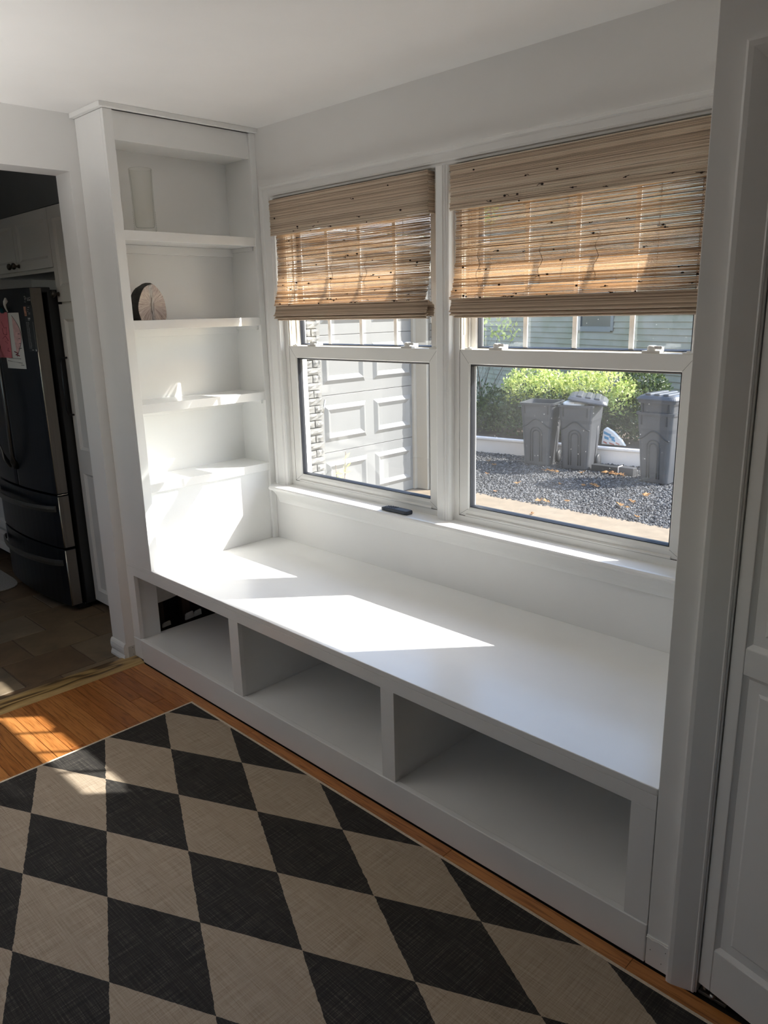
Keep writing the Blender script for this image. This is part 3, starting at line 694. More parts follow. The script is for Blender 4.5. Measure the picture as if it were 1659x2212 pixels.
def shade(xa, xb, sd, label):
    rr = random.Random(sd)
    t = thing('woven_shade', label, 'window shade', 'woven reed shades in the two windows')
    yv = -.030
    val = [(yv, 2.1205), (yv, 2.0), (yv - .001, 1.985), (yv - .002, 1.9695)]
    v = reeds(val, xa, xb, .0026, .0017, rr, .2, lo=.15, hi=.95).build('valance', 'reed_dense', t, fix=False)
    box('lining', 'reed_back', v, xa + .003, xb - .003, yv + .0025, yv + .0040, 1.976, 2.1205)
    # return flap at the right end, wrapping back to the head rail
    rt = reeds([(yv, 2.119), (yv, 1.975)], 0, .040, .0030, .0018, rr, .2, step=.02, edge=.001, lo=.05, hi=.6)
    rt.xform(Matrix.Translation((xb - .002, yv, 0)) @ Matrix.Rotation(PI / 2, 4, 'Z') @ Matrix.Translation((0, -yv, 0)))
    rt.build('return_flap', 'reed_dense', t, fix=False)
    MB().box(xa + .004, xb - .006, yv + .008, .012, 2.095, 2.122).build('head_rail', 'reed_back', t)
    # hanging panel, bellying out at the bottom
    pan = [(-.004, 2.06), (-.003, 1.96), (-.004, 1.86), (-.009, 1.78), (-.018, 1.72), (-.030, 1.685), (-.0395, 1.6655), (-.041, 1.6625)]
    p = reeds(pan, xa + .006, xb - .012, .0037, .00158, rr, .22, nsag=.0009, lo=.15).build('panel', 'reed', t, fix=False)
    knots(pan[1:], xa, xb, int(42 * (xb - xa)), rr, t, -.003)
    knots(val, xa, xb, int(14 * (xb - xa)), rr, t, -.002)
    # stacked folds
    folds = [[(-.041, 1.6625), (-.026, 1.660), (-.010, 1.650)], [(-.027, 1.6585), (-.030, 1.640), (-.037, 1.622), (-.0435, 1.6165)],
             [(-.0435, 1.6165), (-.020, 1.612)], [(-.029, 1.6135), (-.037, 1.6075), (-.0395, 1.6050)], [(-.0395, 1.6050), (-.015, 1.6015)],
             [(-.026, 1.6030), (-.033, 1.5985), (-.034, 1.5965), (-.010, 1.5945)],
             [(-.012, 1.655), (.002, 1.640), (-.004, 1.605)], [(-.006, 1.650), (.012, 1.632), (.008, 1.602)]]
    for i, f in enumerate(folds):
        e0 = xa + (.004 if i < 5 else .022); e1 = xb - (.004, .006, .010, .008, .012, .014, .0, .008)[i]
        reeds(f, e0, e1, .0026, .0017, rr, .2, nsag=.0004, edge=.003, lo=.05, hi=.75).build('fold', 'reed_dense', t, fix=False)
    for cx_ in (xa + .16, (xa + xb) / 2, xb - .16):
        pts = [(cx_ + .0012 * math.sin(z * 40), .002 if z > 1.8 else .002 - (1.8 - z) * .10, z) for z in [2.08 - .03 * k for k in range(15)]]
        MB().tube(pts, .0011, 6).build('lift_cord', 'cord', t)
    # loose cords bunched behind the lower belly
    for cx_ in (xa + .115, xa + .40 * (xb - xa), xa + .62 * (xb - xa)):
        pts = [(cx_ + .008 * math.sin(k * 1.3), -.002 - .02 * min(1, k / 14), 1.86 - k * .0135) for k in range(15)]
        MB().tube(pts, .0011, 6).build('lift_cord', 'cord', t)
    return t
plain('reed_back', (0.20, 0.15, 0.10), 0.9, var=0.2, nscale=60)
shade(.1185, 1.0765, 11, 'tan woven reed roman shade half lowered in the left window, nearer the bookcase')
shade(1.1830, 2.128, 23, 'tan woven reed roman shade in the right window, beside the closet wall')

# ================================================================ RUG
rug = thing('harlequin_rug', 'black and beige harlequin diamond rug on the oak floor', 'rug')
RX0, RX1, RY0, RY1 = .3555, 3.7, -3.15, -.7865
box('pile', 'rug_weave', rug, RX0 + .0095, RX1, RY0, RY1 - .0095, .0005, .0075, .002)
MB().prism([(RX0, .0005), (RX0, .006), (RX0 + .002, .0078), (RX0 + .0075, .0078), (RX0 + .0095, .006), (RX0 + .0095, .0005)], 'y', RY0, RY1).build('binding', 'rug_binding', rug)
MB().prism([(RY1, .0005), (RY1, .006), (RY1 - .002, .0078), (RY1 - .0075, .0078), (RY1 - .0095, .006), (RY1 - .0095, .0005)], 'x', RX0 + .0095, RX1).build('binding', 'rug_binding', rug)

# ================================================================ KITCHEN
YC = -.555
def shaker(parent, name, x0, x1, z0, z1, panels, y=YC, sw=.048, th=.020):
    d = MB(); yb = y + th
    d.box(x0, x0 + sw, y, yb, z0, z1).box(x1 - sw, x1, y, yb, z0, z1)
    zs = [z0] + [q for p in panels for q in p] + [z1]
    for a, b_ in zip(zs[::2], zs[1::2]): d.box(x0 + sw, x1 - sw, y, yb, a, b_)
    o = d.build(name, 'cabinet_paint', parent, .0)
    for a, b_ in panels:
        MB().loft([[(x0 + sw, y + .001, a), (x1 - sw, y + .001, a), (x1 - sw, y + .001, b_), (x0 + sw, y + .001, b_)],
                   [(x0 + sw + .014, y + .011, a + .014), (x1 - sw - .014, y + .011, a + .014), (x1 - sw - .014, y + .011, b_ - .014), (x0 + sw + .014, y + .011, b_ - .014)]], cap=False) \
            .add([(x0 + sw + .014, y + .011, a + .014), (x1 - sw - .014, y + .011, a + .014), (x1 - sw - .014, y + .011, b_ - .014), (x0 + sw + .014, y + .011, b_ - .014)], [(0, 1, 2, 3)]).build('panel', 'cabinet_paint', o)
    return o
def knob(parent, x, z, y=YC):
    k = MB().lathe([(0, .0), (.011, .0), (.009, -.006), (.006, -.012), (.007, -.018), (.016, -.024), (.0185, -.031), (.016, -.037), (.011, -.040), (0, -.041)], (x, y, z), 16, axis='y')
    for j in range(8):
        a = 2 * PI * j / 8; k.tube([(x + .004 * math.cos(a), y - .0405, z + .004 * math.sin(a)), (x + .0165 * math.cos(a + .5), y - .036, z + .0165 * math.sin(a + .5))], .0016, 5)
    return k.build('knob', 'bronze', parent)
pan_ = thing('pantry_cabinet', 'tall white pantry cabinet with a black bar handle right of the fridge', 'cabinet')
box('carcass', 'cabinet_paint', pan_, -1.048, XK - .012, YC + .0205, -.02, .095, 2.18)
box('toe_kick', 'dark_gap', pan_, -1.048, XK - .012, YC + .09, YC + .11, 0.001, .0945)
dr = shaker(pan_, 'door', -1.046, -.62, .052, 1.700, [(.118, .802), (.935, 1.625)])
MB().tube([(-1.022, YC, 1.427), (-1.022, YC - .030, 1.425), (-1.022, YC - .036, 1.40), (-1.022, YC - .036, 1.15), (-1.022, YC - .030, 1.125), (-1.022, YC, 1.123)], .0055, 8).build('bar_handle', 'black_metal', dr)
dr = shaker(pan_, 'door', -1.046, -.62, 1.7125, 2.178, [(1.79, 2.118)]); knob(dr, -1.022, 1.752)
shaker(pan_, 'door', -.617, XK - .014, .052, 2.178, [(.118, 2.118)])
upc = thing('upper_cabinet', 'white two-door cabinet mounted above the fridge', 'cabinet')
box('carcass', 'cabinet_paint', upc, -1.99, -1.0505, YC + .0205, -.02, 1.868, 2.18)
dr = shaker(upc, 'door', -1.530, -1.052, 1.888, 2.178, [(1.935, 2.128)]); knob(dr, -1.500, 1.915)
dr = shaker(upc, 'door', -1.99, -1.534, 1.888, 2.178, [(1.935, 2.128)]); knob(dr, -1.566, 1.915)
bcb = thing('base_cabinet', 'white kitchen base cabinet with dark worktop left of the fridge', 'cabinet')
box('carcass', 'cabinet_paint', bcb, -2.77, -2.005, YC - .03, -.02, .095, .86)
box('toe_kick', 'dark_gap', bcb, -2.77, -2.005, YC + .05, YC + .07, .001, .0945)
box('worktop', 'charcoal', bcb, -2.77, -2.002, YC - .06, -.02, .8605, .90, .004)
dr = shaker(bcb, 'drawer_front', -2.76, -2.01, .265, .855, [(.32, .80)], y=YC - .0505); knob(dr, -2.12, .56, YC - .0505)
dr = shaker(bcb, 'drawer_front', -2.76, -2.01, .10, .250, [(.14, .215)], y=YC - .0505)

# fridge: bowed black front, taupe door edges, bow handles
fx0, fx1, fxc = -1.962, -1.058, -1.51
def yfr(x): return -.69 - .04 * (1 - ((x - fxc) / .452) ** 2)
frg = thing('fridge', 'black french-door fridge with two bottom freezer drawers seen through the doorway', 'fridge')
box('body', 'fridge_body', frg, fx0 + .006, fx1 - .003, -.600, -.03, .035, 1.775, .004)
box('hinge_cover', 'fridge_body', frg, fx1 - .10, fx1 - .004, -.655, -.58, 1.760, 1.788, .006)
MB().box(fx0 + .03, fx1 - .03, -.64, -.60, .008, .0345).build('grille', 'dark_gap', frg)
for xx in (fx0 + .05, fx1 - .05): MB().lathe([(0, .0005), (.02, .0005), (.02, .0345), (0, .0345)], (xx, -.58, 0), 10).build('foot', 'dark_gap', frg)
def leaf(name, x0, x1, z0, z1):
    n = 14; m_ = MB(); yb = -.628
    xs = [x0 + (x1 - x0) * k / n for k in range(n + 1)]
    prof = [(x, yfr(x) + (.004 if k in (0, n) else 0)) for k, x in enumerate(xs)]
    prof = prof + [(x1, yb), (x0, yb)]
    m_.prism(prof, 'z', z0, z1)
    mi = []
    for i, f in enumerate(m_.f):
        nx = [m_.v[q][0] for q in f]; m_.mi[i] = 1 if (max(nx) - min(nx) < 1e-6) else 0
    o = m_.build(name, ['fridge_front', 'fridge_edge'], frg, .0025)
    return o
dl = leaf('door', fx0, fxc - .003, .697, 1.786); dr_ = leaf('door', fxc + .003, fx1, .697, 1.786)
d1 = leaf('drawer', fx0, fx1, .388, .684); d2 = leaf('drawer', fx0, fx1, .045, .376)
for o, z0, z1 in ((dr_, .70, 1.784), (d1, .390, .682), (d2, .047, .374)):
    MB().tube([(fx1 - .001, -.6865, z0), (fx1 - .001, -.6865, z1)], .0036, 8).build('edge_trim', 'fridge_bright', o)
    MB().box(fx1 - .001, fx1 + .0006, -.668, -.636, z0 + .008, z1 - (.03 if o is dr_ else .008)).build('edge_inlay', 'fridge_edge', o, .0005)
MB().tube([(fx1 - .002, -.688, .6905), (fx1 - .002, -.64, .6905), (fx1 + .0015, -.632, .694)], .0028, 6).build('hinge_pin', 'fridge_bright', frg)
def bowhandle(par, pts, w=.019, t_=.008):
    return MB().tube(pts, 1.0, 8, flat=(w, t_)).build('handle', 'fridge_handle', par, 0)
for par, s in ((dr_, 1), (dl, -1)):
    pts = []
    for k in range(17):
        t = k / 16; b_ = 1 - (2 * t - 1) ** 2; x = fxc + s * (.035 + .105 * b_); pts.append((x, yfr(x) - .006 - .052 * b_ ** .6, .80 + t * .72))
    bowhandle(par, pts)
for par, z, hh in ((d1, .613, .0), (d2, .300, .0)):
    m_ = MB(); rings = []
    for k in range(21):
        t = k / 20; x = fx0 + .025 + t * (fx1 - fx0 - .05); b_ = 1 - (2 * t - 1) ** 2; y = yfr(x) - .004 - .045 * b_ ** .55
        rings.append([(x, y - .006, z - .017), (x, y - .008, z), (x, y - .006, z + .017), (x, y + .003, z + .017), (x, y + .003, z - .017)])
    m_.loft(rings).build('handle', 'fridge_handle', par, .001)
# maker's mark: ring emblem and two letters
em = MB()
ring = [(-1.1085 + .013 * math.cos(2 * PI * k / 20), yfr(-1.1085) - .0006, 1.729 + .015 * math.sin(2 * PI * k / 20)) for k in range(18)]
em.tube(ring, .0012, 4); em.tube([(-1.1085, yfr(-1.1085) - .0006, 1.736), (-1.1085, yfr(-1.1085) - .0006, 1.724), (-1.103, yfr(-1.103) - .0006, 1.724)], .0012, 4)
em.build('emblem', 'ink_light', frg)
def text(body, size, mat, loc, rot, parent, name='lettering', ext=.0004):
    cu = bpy.data.curves.new(name, 'FONT'); cu.body = body; cu.size = size; cu.extrude = ext; cu.resolution_u = 3
    cu.materials.append(MATS[mat]); tmp = bpy.data.objects.new(name, cu); COL.objects.link(tmp)
    me = bpy.data.meshes.new_from_object(tmp.evaluated_get(bpy.context.evaluated_depsgraph_get()))
    bpy.data.objects.remove(tmp); o = bpy.data.objects.new(name, me); COL.objects.link(o); o.location = loc; o.rotation_euler = rot
    o.parent = parent; return o
text('LG', .026, 'ink_light', (-1.090, yfr(-1.08) - .0012, 1.720), (PI / 2, 0, math.radians(7)), frg)

def sheet(name, mat, x0, z0, x1, z1, lift, lean=0.0, label=None, cat=None, curl=0.0):
    """paper held flat against the bowed fridge front"""
    n = 8; m_ = MB(); A = []; B = []
    for k in range(n + 1):
        t = k / n; x = x0 + (x1 - x0) * t
        A.append((x + lean, z0)); B.append((x, z1))
    vs = []
    for (xa, za), (xb, zb) in zip(A, B):
        vs += [(xa, yfr(xa) - lift - curl, za), (xb, yfr(xb) - lift, zb), (xb, yfr(xb) - lift + .0006, zb), (xa, yfr(xa) - lift - curl + .0006, za)]
    fs = []
    for k in range(n):
        a = 4 * k; b_ = a + 4
        for i in range(4): fs.append((a + i, b_ + i, b_ + (i + 1) % 4, a + (i + 1) % 4))
    fs += [(0, 1, 2, 3), (4 * n + 3, 4 * n + 2, 4 * n + 1, 4 * n)]
    m_.add(vs, fs); o = m_.build(name, mat, None)
    if label: tag(o, label, cat)
    return o
def strokes(par, mat, items, lift, name='drawing', r=.0011):
    m_ = MB()
    for pts in items: m_.tube([(x, yfr(x) - lift, z) for x, z in pts], r, 4)
    return stuff(m_.build(name, mat, par))
ws = sheet('paper_sheet', 'paper_white', -1.400, 1.372, -1.186, 1.664, .0022, .003, 'white sheet with a child drawing clipped to the fridge, behind the pink paper', 'paper')
heart = [(-1.262 + .085 * math.sin(t * PI) * (1 - .25 * t), 1.650 - .215 * t) for t in [k / 14 for k in range(15)]]
hm = MB().add([(x, yfr(x) - .0026, z) for x, z in heart] + [(-1.268, yfr(-1.268) - .0026, 1.54)], [tuple(range(16))]); hm.build('pink_patch', 'paper_pink_pale', ws, fix=False)
strokes(ws, 'ink', [heart], .0030, 'outline')
strokes(ws, 'ink', [[(-1.222, z), (-1.205, z)] for z in (1.555, 1.530, 1.505, 1.480)] + [[(-1.37, 1.428), (-1.225, 1.424)], [(-1.38, 1.412), (-1.215, 1.402)], [(-1.232, 1.392), (-1.200, 1.391)], [(-1.235, 1.477), (-1.200, 1.481)]], .0030, 'handwriting')
strokes(ws, 'ink_red', [[(-1.285, 1.462), (-1.245, 1.452), (-1.275, 1.446), (-1.235, 1.440)]], .0032, 'handwriting', .003)
pk = sheet('pink_paper', 'paper_pink', -1.470, 1.428, -1.300, 1.668, .0060, -.018, 'pink paper with red scribbles clipped to the fridge door', 'paper')
strokes(pk, 'ink_red', [[(-1.385, 1.62), (-1.36, 1.585), (-1.335, 1.59), (-1.34, 1.55), (-1.38, 1.555), (-1.385, 1.585)], [(-1.40, 1.53), (-1.36, 1.545), (-1.33, 1.52), (-1.37, 1.515), (-1.345, 1.505)], [(-1.345, 1.48), (-1.355, 1.465), (-1.33, 1.462)]], .0068)
# long narrow schedule magnet
sc_ = sheet('schedule_magnet', 'sheet_black', -1.131, 1.463, -1.052, 1.698, .0012, 0.0, 'narrow black schedule magnet with rows of small print on the right fridge door', 'magnet')
sheet('photo', 'photo_orange', -1.129, 1.645, -1.108, 1.692, .0020).parent = sc_
rows = MB(); rr = random.Random(2)
for k in range(19):
    z = 1.612 - k * .0072
    for xa, xb in ((-1.124, -1.114), (-1.111, -1.098 + rr.uniform(-.004, .004)), (-1.064, -1.059)):
        rows.box(xa, xb, yfr((xa + xb) / 2) - .0024, yfr((xa + xb) / 2) - .0016, z - .0011, z + .0011)
for xa, xb, z, h_ in ((-1.098, -1.073, 1.688, .0016), (-1.100, -1.082, 1.676, .0012), (-1.100, -1.088, 1.667, .0012), (-1.100, -1.07, 1.660, .0009), (-1.100, -1.07, 1.654, .0009), (-1.118, -1.074, 1.632, .004), (-1.114, -1.08, 1.624, .0014), (-1.112, -1.080, 1.472, .0016), (-1.072, -1.057, 1.471, .005)):
    rows.box(xa, xb, yfr((xa + xb) / 2) - .0024, yfr((xa + xb) / 2) - .0016, z - h_, z + h_)
stuff(rows.build('small_print', 'ink_light', sc_))
# clips
mc = MB().tube([(-1.276, -.732, 1.668), (-1.283, -.738, 1.690), (-1.272, -.744, 1.706), (-1.252, -.744, 1.722), (-1.252, -.742, 1.740)], [.005, .009, .006, .012, .008], 8, flat=(1.1, .5))
mc.build('paper_clip_magnet', 'paper_white', None); tag(bpy.data.objects['paper_clip_magnet'], 'white twisted clip magnet holding the white sheet on the fridge', 'magnet')
mc = MB().tube([(-1.40, -.742, 1.700), (-1.36, -.745, 1.690), (-1.335, -.745, 1.682), (-1.325, -.742, 1.664)], [.012, .013, .016, .010], 8, flat=(1.0, .45))
tag(mc.build('clip_magnet', 'teal', None), 'dark teal clip magnet holding the pink paper on the fridge', 'magnet')
# kitchen mat
km = MB(); pts = []
for k in range(32):
    a = 2 * PI * k / 32; c_, s_ = math.cos(a), math.sin(a); e = .35
    pts.append((-2.22 + .46 * math.copysign(abs(c_) ** e, c_), -.93 + .24 * math.copysign(abs(s_) ** e, s_)))
tag(km.prism(pts, 'z', .0008, .009).build('kitchen_mat', 'mat_grey', None, .003), 'grey kitchen mat on the slate floor in front of the fridge', 'mat')
# ================================================================ OUTDOORS
GZ = -0.40
ground = struct(MB().box(-14, 14, YE + .001, 22, GZ - .2, GZ).build('ground', 'soil'))
apron = struct(MB().box(-2.84, 9, YE + .002, 4.42, GZ, GZ + .006).build('pavement', 'concrete'))
# garage wing
gar = thing('garage', 'white garage with raised panel door seen through the left window', 'garage')
GX = -2.85; GF = -2.62
gy0, gy1 = 2.66, 4.20; lint = 1.965
MB().box(-7.5, GF - .03, YE + .01, 2.566, GZ, 2.3).box(-7.5, GF - .03, 4.205, 4.82, GZ, 2.3).box(-7.5, GF - .03, 2.566, 4.205, lint, 2.3).box(-7.5, GX - .06, 2.566, 4.205, GZ, lint).build('wall', 'mortar', gar)
# rough painted brick on both sides of the opening: every brick
rr = random.Random(9)
bmesh_cache = []
for k in range(5):
    m_ = MB(); L_ = .205; hh = .062; dd = .05
    def jv(x, y, z): return (x + rr.uniform(-.004, .012), y + rr.uniform(-.007, .007), z + rr.uniform(-.004, .004))
    nx, nz = 5, 3; g0 = []
    for i in range(nx + 1):
        for j in range(nz + 1):
            edge = i in (0, nx) or j in (0, nz)
            x_ = dd + (rr.uniform(-.010, .010) if not edge else -.008)
            g0.append((x_, -L_ / 2 + L_ * i / nx + (rr.uniform(-.006, .006)), -hh / 2 + hh * j / nz + rr.uniform(-.003, .003)))
    fs = [(i * (nz + 1) + j, (i + 1) * (nz + 1) + j, (i + 1) * (nz + 1) + j + 1, i * (nz + 1) + j + 1) for i in range(nx) for j in range(nz)]
    m_.add(g0, fs); m_.box(0, dd - .012, -L_ / 2, L_ / 2, -hh / 2, hh / 2)
    bmesh_cache.append(m_.mesh('brick', 'brick_white'))
for row in range(33):
    z = GZ + .035 + row * .0725
    for (ya, yb, edge) in ((1.6, 2.580, 2.580), (4.205, 4.82, 4.205)):
        y = (yb - .1025 - (.1075 if row % 2 else 0)) if edge == 2.580 else (ya + .1025 + (.1075 if row % 2 else 0))
        n_ = 0
        while ya + .05 < y < yb + .05 and n_ < 5:
            inst(rr.choice(bmesh_cache), 'brick', gar, (GF - .045 + rr.uniform(0, .01), y + rr.uniform(-.004, .004), z), (rr.uniform(-.02, .02), rr.uniform(-.03, .03), 0)); n_ += 1
            y += -.215 if edge == 2.580 else .215
        if row % 2:
            yc = (2.580 - .051) if edge == 2.580 else (4.205 + .051)
            inst(rr.choice(bmesh_cache), 'brick', gar, (GF - .045 + rr.uniform(0, .012), yc, z), (0, 0, 0), (1, .47, 1))
# frame of the opening
box('door_frame', 'trim_green_shaded', gar, GX - .02, GX + .045, 2.566, 2.655, GZ + .01, lint)
box('door_frame', 'trim_cream', gar, GX - .02, GF - .045, 4.165, 4.203, GZ + .01, lint)
box('door_frame', 'trim_cream', gar, GX - .02, GX + .03, 4.120, 4.164, GZ + .01, lint)
# sectional door
zs = [-.394, .2185, .809, 1.409, 1.96]
for k in range(4):
    za, zb = zs[k] + .0025, zs[k + 1] - .0025
    sec = MB().box(GX - .045, GX, 2.657, 4.118, za, zb).build('door_section', 'garage_white', gar, .002)
    mid = (za + zb) / 2; ph = .322 if k < 2 else .30
    for (ya, yb) in ((2.792, 3.384), (3.504, 4.096)):
        z0, z1 = mid - ph + .013, mid + ph - .13 if False else mid + .235
        z0 = za + .108; z1 = zb - .098
        def rg(e, x): return [(x, ya + e, z0 + e), (x, yb - e, z0 + e), (x, yb - e, z1 - e), (x, ya + e, z1 - e)]
        pn = MB().loft([rg(0, GX + .0002), rg(.040, GX + .024), rg(.046, GX + .024), rg(.088, GX + .002), rg(.092, GX + .002)], cap=False)
        pn.f.append((16, 17, 18, 19)); pn.sm.append(False); pn.mi.append(0)
        pn.build('panel', 'garage_white', sec)
hd = MB().lathe([(0, 0), (.032, 0), (.030, .010), (.012, .014), (.012, .045), (0, .045)], (GX, 2.70, .705), 14, axis='x').tube([(GX + .045, 2.775, .775), (GX + .05, 2.75, .70), (GX + .045, 2.735, .635)], .010, 8)
hd.lathe([(0, 0), (.028, 0), (.026, .010), (0, .012)], (GX, 2.715, .485), 14, axis='x')
hd.build('handle', 'steel', gar)
box('lintel_trim', 'trim_cream', gar, GF - .03, GF + .0, 2.0, 4.9, lint + .0, 2.12)
box('fascia', 'garage_white', gar, -2.46, -2.44, .9, 4.9, 2.19, 2.36)
MB().prism([(-2.44, 2.345), (-2.33, 2.345), (-2.33, 2.33), (-2.345, 2.25), (-2.44, 2.24)], 'y', .9, 4.9).build('gutter', 'garage_white', gar, .003)
box('soffit', 'garage_white', gar, GF - .05, -2.441, .9, 4.9, 2.19, 2.205)
MB().loft([[(-2.40, .9, 2.36), (-2.40, 4.95, 2.36), (-2.40, 4.95, 2.40), (-2.40, .9, 2.40)], [(-5.0, .9, 3.5), (-5.0, 4.95, 3.5), (-5.0, 4.95, 3.54), (-5.0, .9, 3.54)]]).build('roof', 'roof', gar)

# neighbour's house: clapboards one by one
nb = thing('neighbor_house', 'neighbouring house with pale mildewed clapboard siding behind the hedge', 'house')
wd = Vector((-.927, .374, 0)); wn_ = Vector((-.374, -.927, 0)); w0 = Vector((-2.35, 9.55, 0))
def WP(s, o, z): p = w0 + wd * s + wn_ * o; return (p.x, p.y, z)
S0, S1 = -0.6, 11.0
wins = [(1.38, 2.21, 1.285, 2.45), (6.6, 7.5, 1.285, 2.45)]
def bd(s0, s1, z, ex=.102):
    m_ = MB(); prof = [(0, z), (.030, z + .002), (.030, z + .004), (.010, z + ex + .004), (0, z + ex + .004)]
    m_.loft([[WP(s0, o, zz) for o, zz in prof], [WP(s1, o, zz) for o, zz in prof]]); return m_
MB().loft([[WP(S0, -.2, GZ), WP(S1, -.2, GZ), WP(S1, 0, GZ), WP(S0, 0, GZ)], [WP(S0, -.2, 4.4), WP(S1, -.2, 4.4), WP(S1, 0, 4.4), WP(S0, 0, 4.4)]]).build('wall', 'siding', nb)
z = -.06
while z < 4.3:
    cuts = [(S0, S1)]
    for a, b_, za, zb in wins:
        if z + .1 > za - .06 and z < zb + .06:
            cuts = [c2 for (c, d) in cuts for c2 in ((c, min(d, a - .07)), (max(c, b_ + .07), d)) if c2[1] - c2[0] > .05]
    for c, d in cuts: bd(c, d, z).build('clapboard', 'siding', nb)
    z += .102
for a, b_, za, zb in wins:
    f = MB()
    for (s0, s1, z0, z1) in ((a - .07, a, za - .07, zb + .07), (b_, b_ + .07, za - .07, zb + .07), (a, b_, za - .09, za), (a, b_, zb, zb + .07), (a, b_, (za + zb) / 2 - .02, (za + zb) / 2 + .02)):
        f.loft([[WP(s0, 0, z0), WP(s1, 0, z0), WP(s1, .035, z0), WP(s0, .035, z0)], [WP(s0, 0, z1), WP(s1, 0, z1), WP(s1, .035, z1), WP(s0, .035, z1)]])
    fo = f.build('window', 'garage_white', nb)
    MB().loft([[WP(a, .006, za), WP(b_, .006, za), WP(b_, .012, za), WP(a, .012, za)], [WP(a, .006, zb), WP(b_, .006, zb), WP(b_, .012, zb), WP(a, .012, zb)]]).build('pane', 'pane_dark', fo)
MB().loft([[WP(S0 - .3, .45, 4.25), WP(S1 + .3, .45, 4.25), WP(S1 + .3, .45, 4.37), WP(S0 - .3, .45, 4.37)], [WP(S0 - .3, -3.5, 6.4), WP(S1 + .3, -3.5, 6.4), WP(S1 + .3, -3.5, 6.52), WP(S0 - .3, -3.5, 6.52)]]).build('roof', 'roof', nb)

# white retaining edge with a rounded cap, soil behind
cu = thing('retaining_edge', 'low white retaining edge board with rounded cap behind the trash bins', 'edging')
cdv = Vector((.987, .160, 0)); cn = Vector((.160, -.987, 0)); c0 = Vector((-3.75, 6.495, 0))
def CP(s, o, z): p = c0 + cdv * s + cn * o; return (p.x, p.y, z)
def cbox(name, mat, par, s0, s1, o0, o1, z0, z1, bv=0):
    return MB().loft([[CP(s0, o0, z0), CP(s1, o0, z0), CP(s1, o1, z0), CP(s0, o1, z0)], [CP(s0, o0, z1), CP(s1, o0, z1), CP(s1, o1, z1), CP(s0, o1, z1)]]).build(name, mat, par, bv)
cbox('board', 'curb_white', cu, -1.2, 5.5, -.05, 0, GZ - .02, -.215, .003)
cbox('cap', 'curb_white', cu, -1.2, 5.5, -.07, .022, -.2145, -.172, .014)
struct(MB().loft([[CP(-1.5, -.071, GZ), CP(7, -.071, GZ), CP(7, -3.2, GZ), CP(-1.5, -3.2, GZ)], [CP(-1.5, -.071, -.19), CP(7, -.071, -.19), CP(7, -3.2, -.14), CP(-1.5, -3.2, -.14)]]).build('planting_bed', 'mulch'))

# gravel drive: loose stones
def gravel():
    rr = random.Random(4); m_ = MB(); m_.tint = []
    base = [(1, 0, 0), (-1, 0, 0), (0, 1, 0), (0, -1, 0), (0, 0, 1), (0, 0, -1)]
    fs = [(0, 2, 4), (2, 1, 4), (1, 3, 4), (3, 0, 4), (2, 0, 5), (1, 2, 5), (3, 1, 5), (0, 3, 5)]
    n = 0
    while n < 30000:
        x = rr.uniform(-4.2, 1.6); y = rr.uniform(4.38, 6.9)
        if (Vector((x, y, 0)) - c0).dot(cn) < .01: continue
        if x < -2.6 and y < 4.9: continue
        s = rr.uniform(.008, .019); c = math.cos(rr.uniform(0, 6)); sn = math.sin(rr.uniform(0, 6)); nn = math.hypot(c, sn) or 1; c /= nn; sn /= nn
        h = rr.uniform(.45, .8); z = GZ + s * h * rr.uniform(.3, 1.0)
        vs = []
        for a, b_, d in base:
            k = rr.uniform(.75, 1.25); a *= s * k; b_ *= s * k; d *= s * h * k
            vs.append((x + a * c - b_ * sn, y + a * sn + b_ * c, z + d))
        m_.add(vs, fs); m_.tint += [rr.random() ** .8] * 6; n += 1
    o = m_.build('gravel', 'gravel', None, fix=False)
    return tag(o, 'loose grey gravel drive between the pavement and the trash bins', 'gravel', kind='stuff')
gravel()

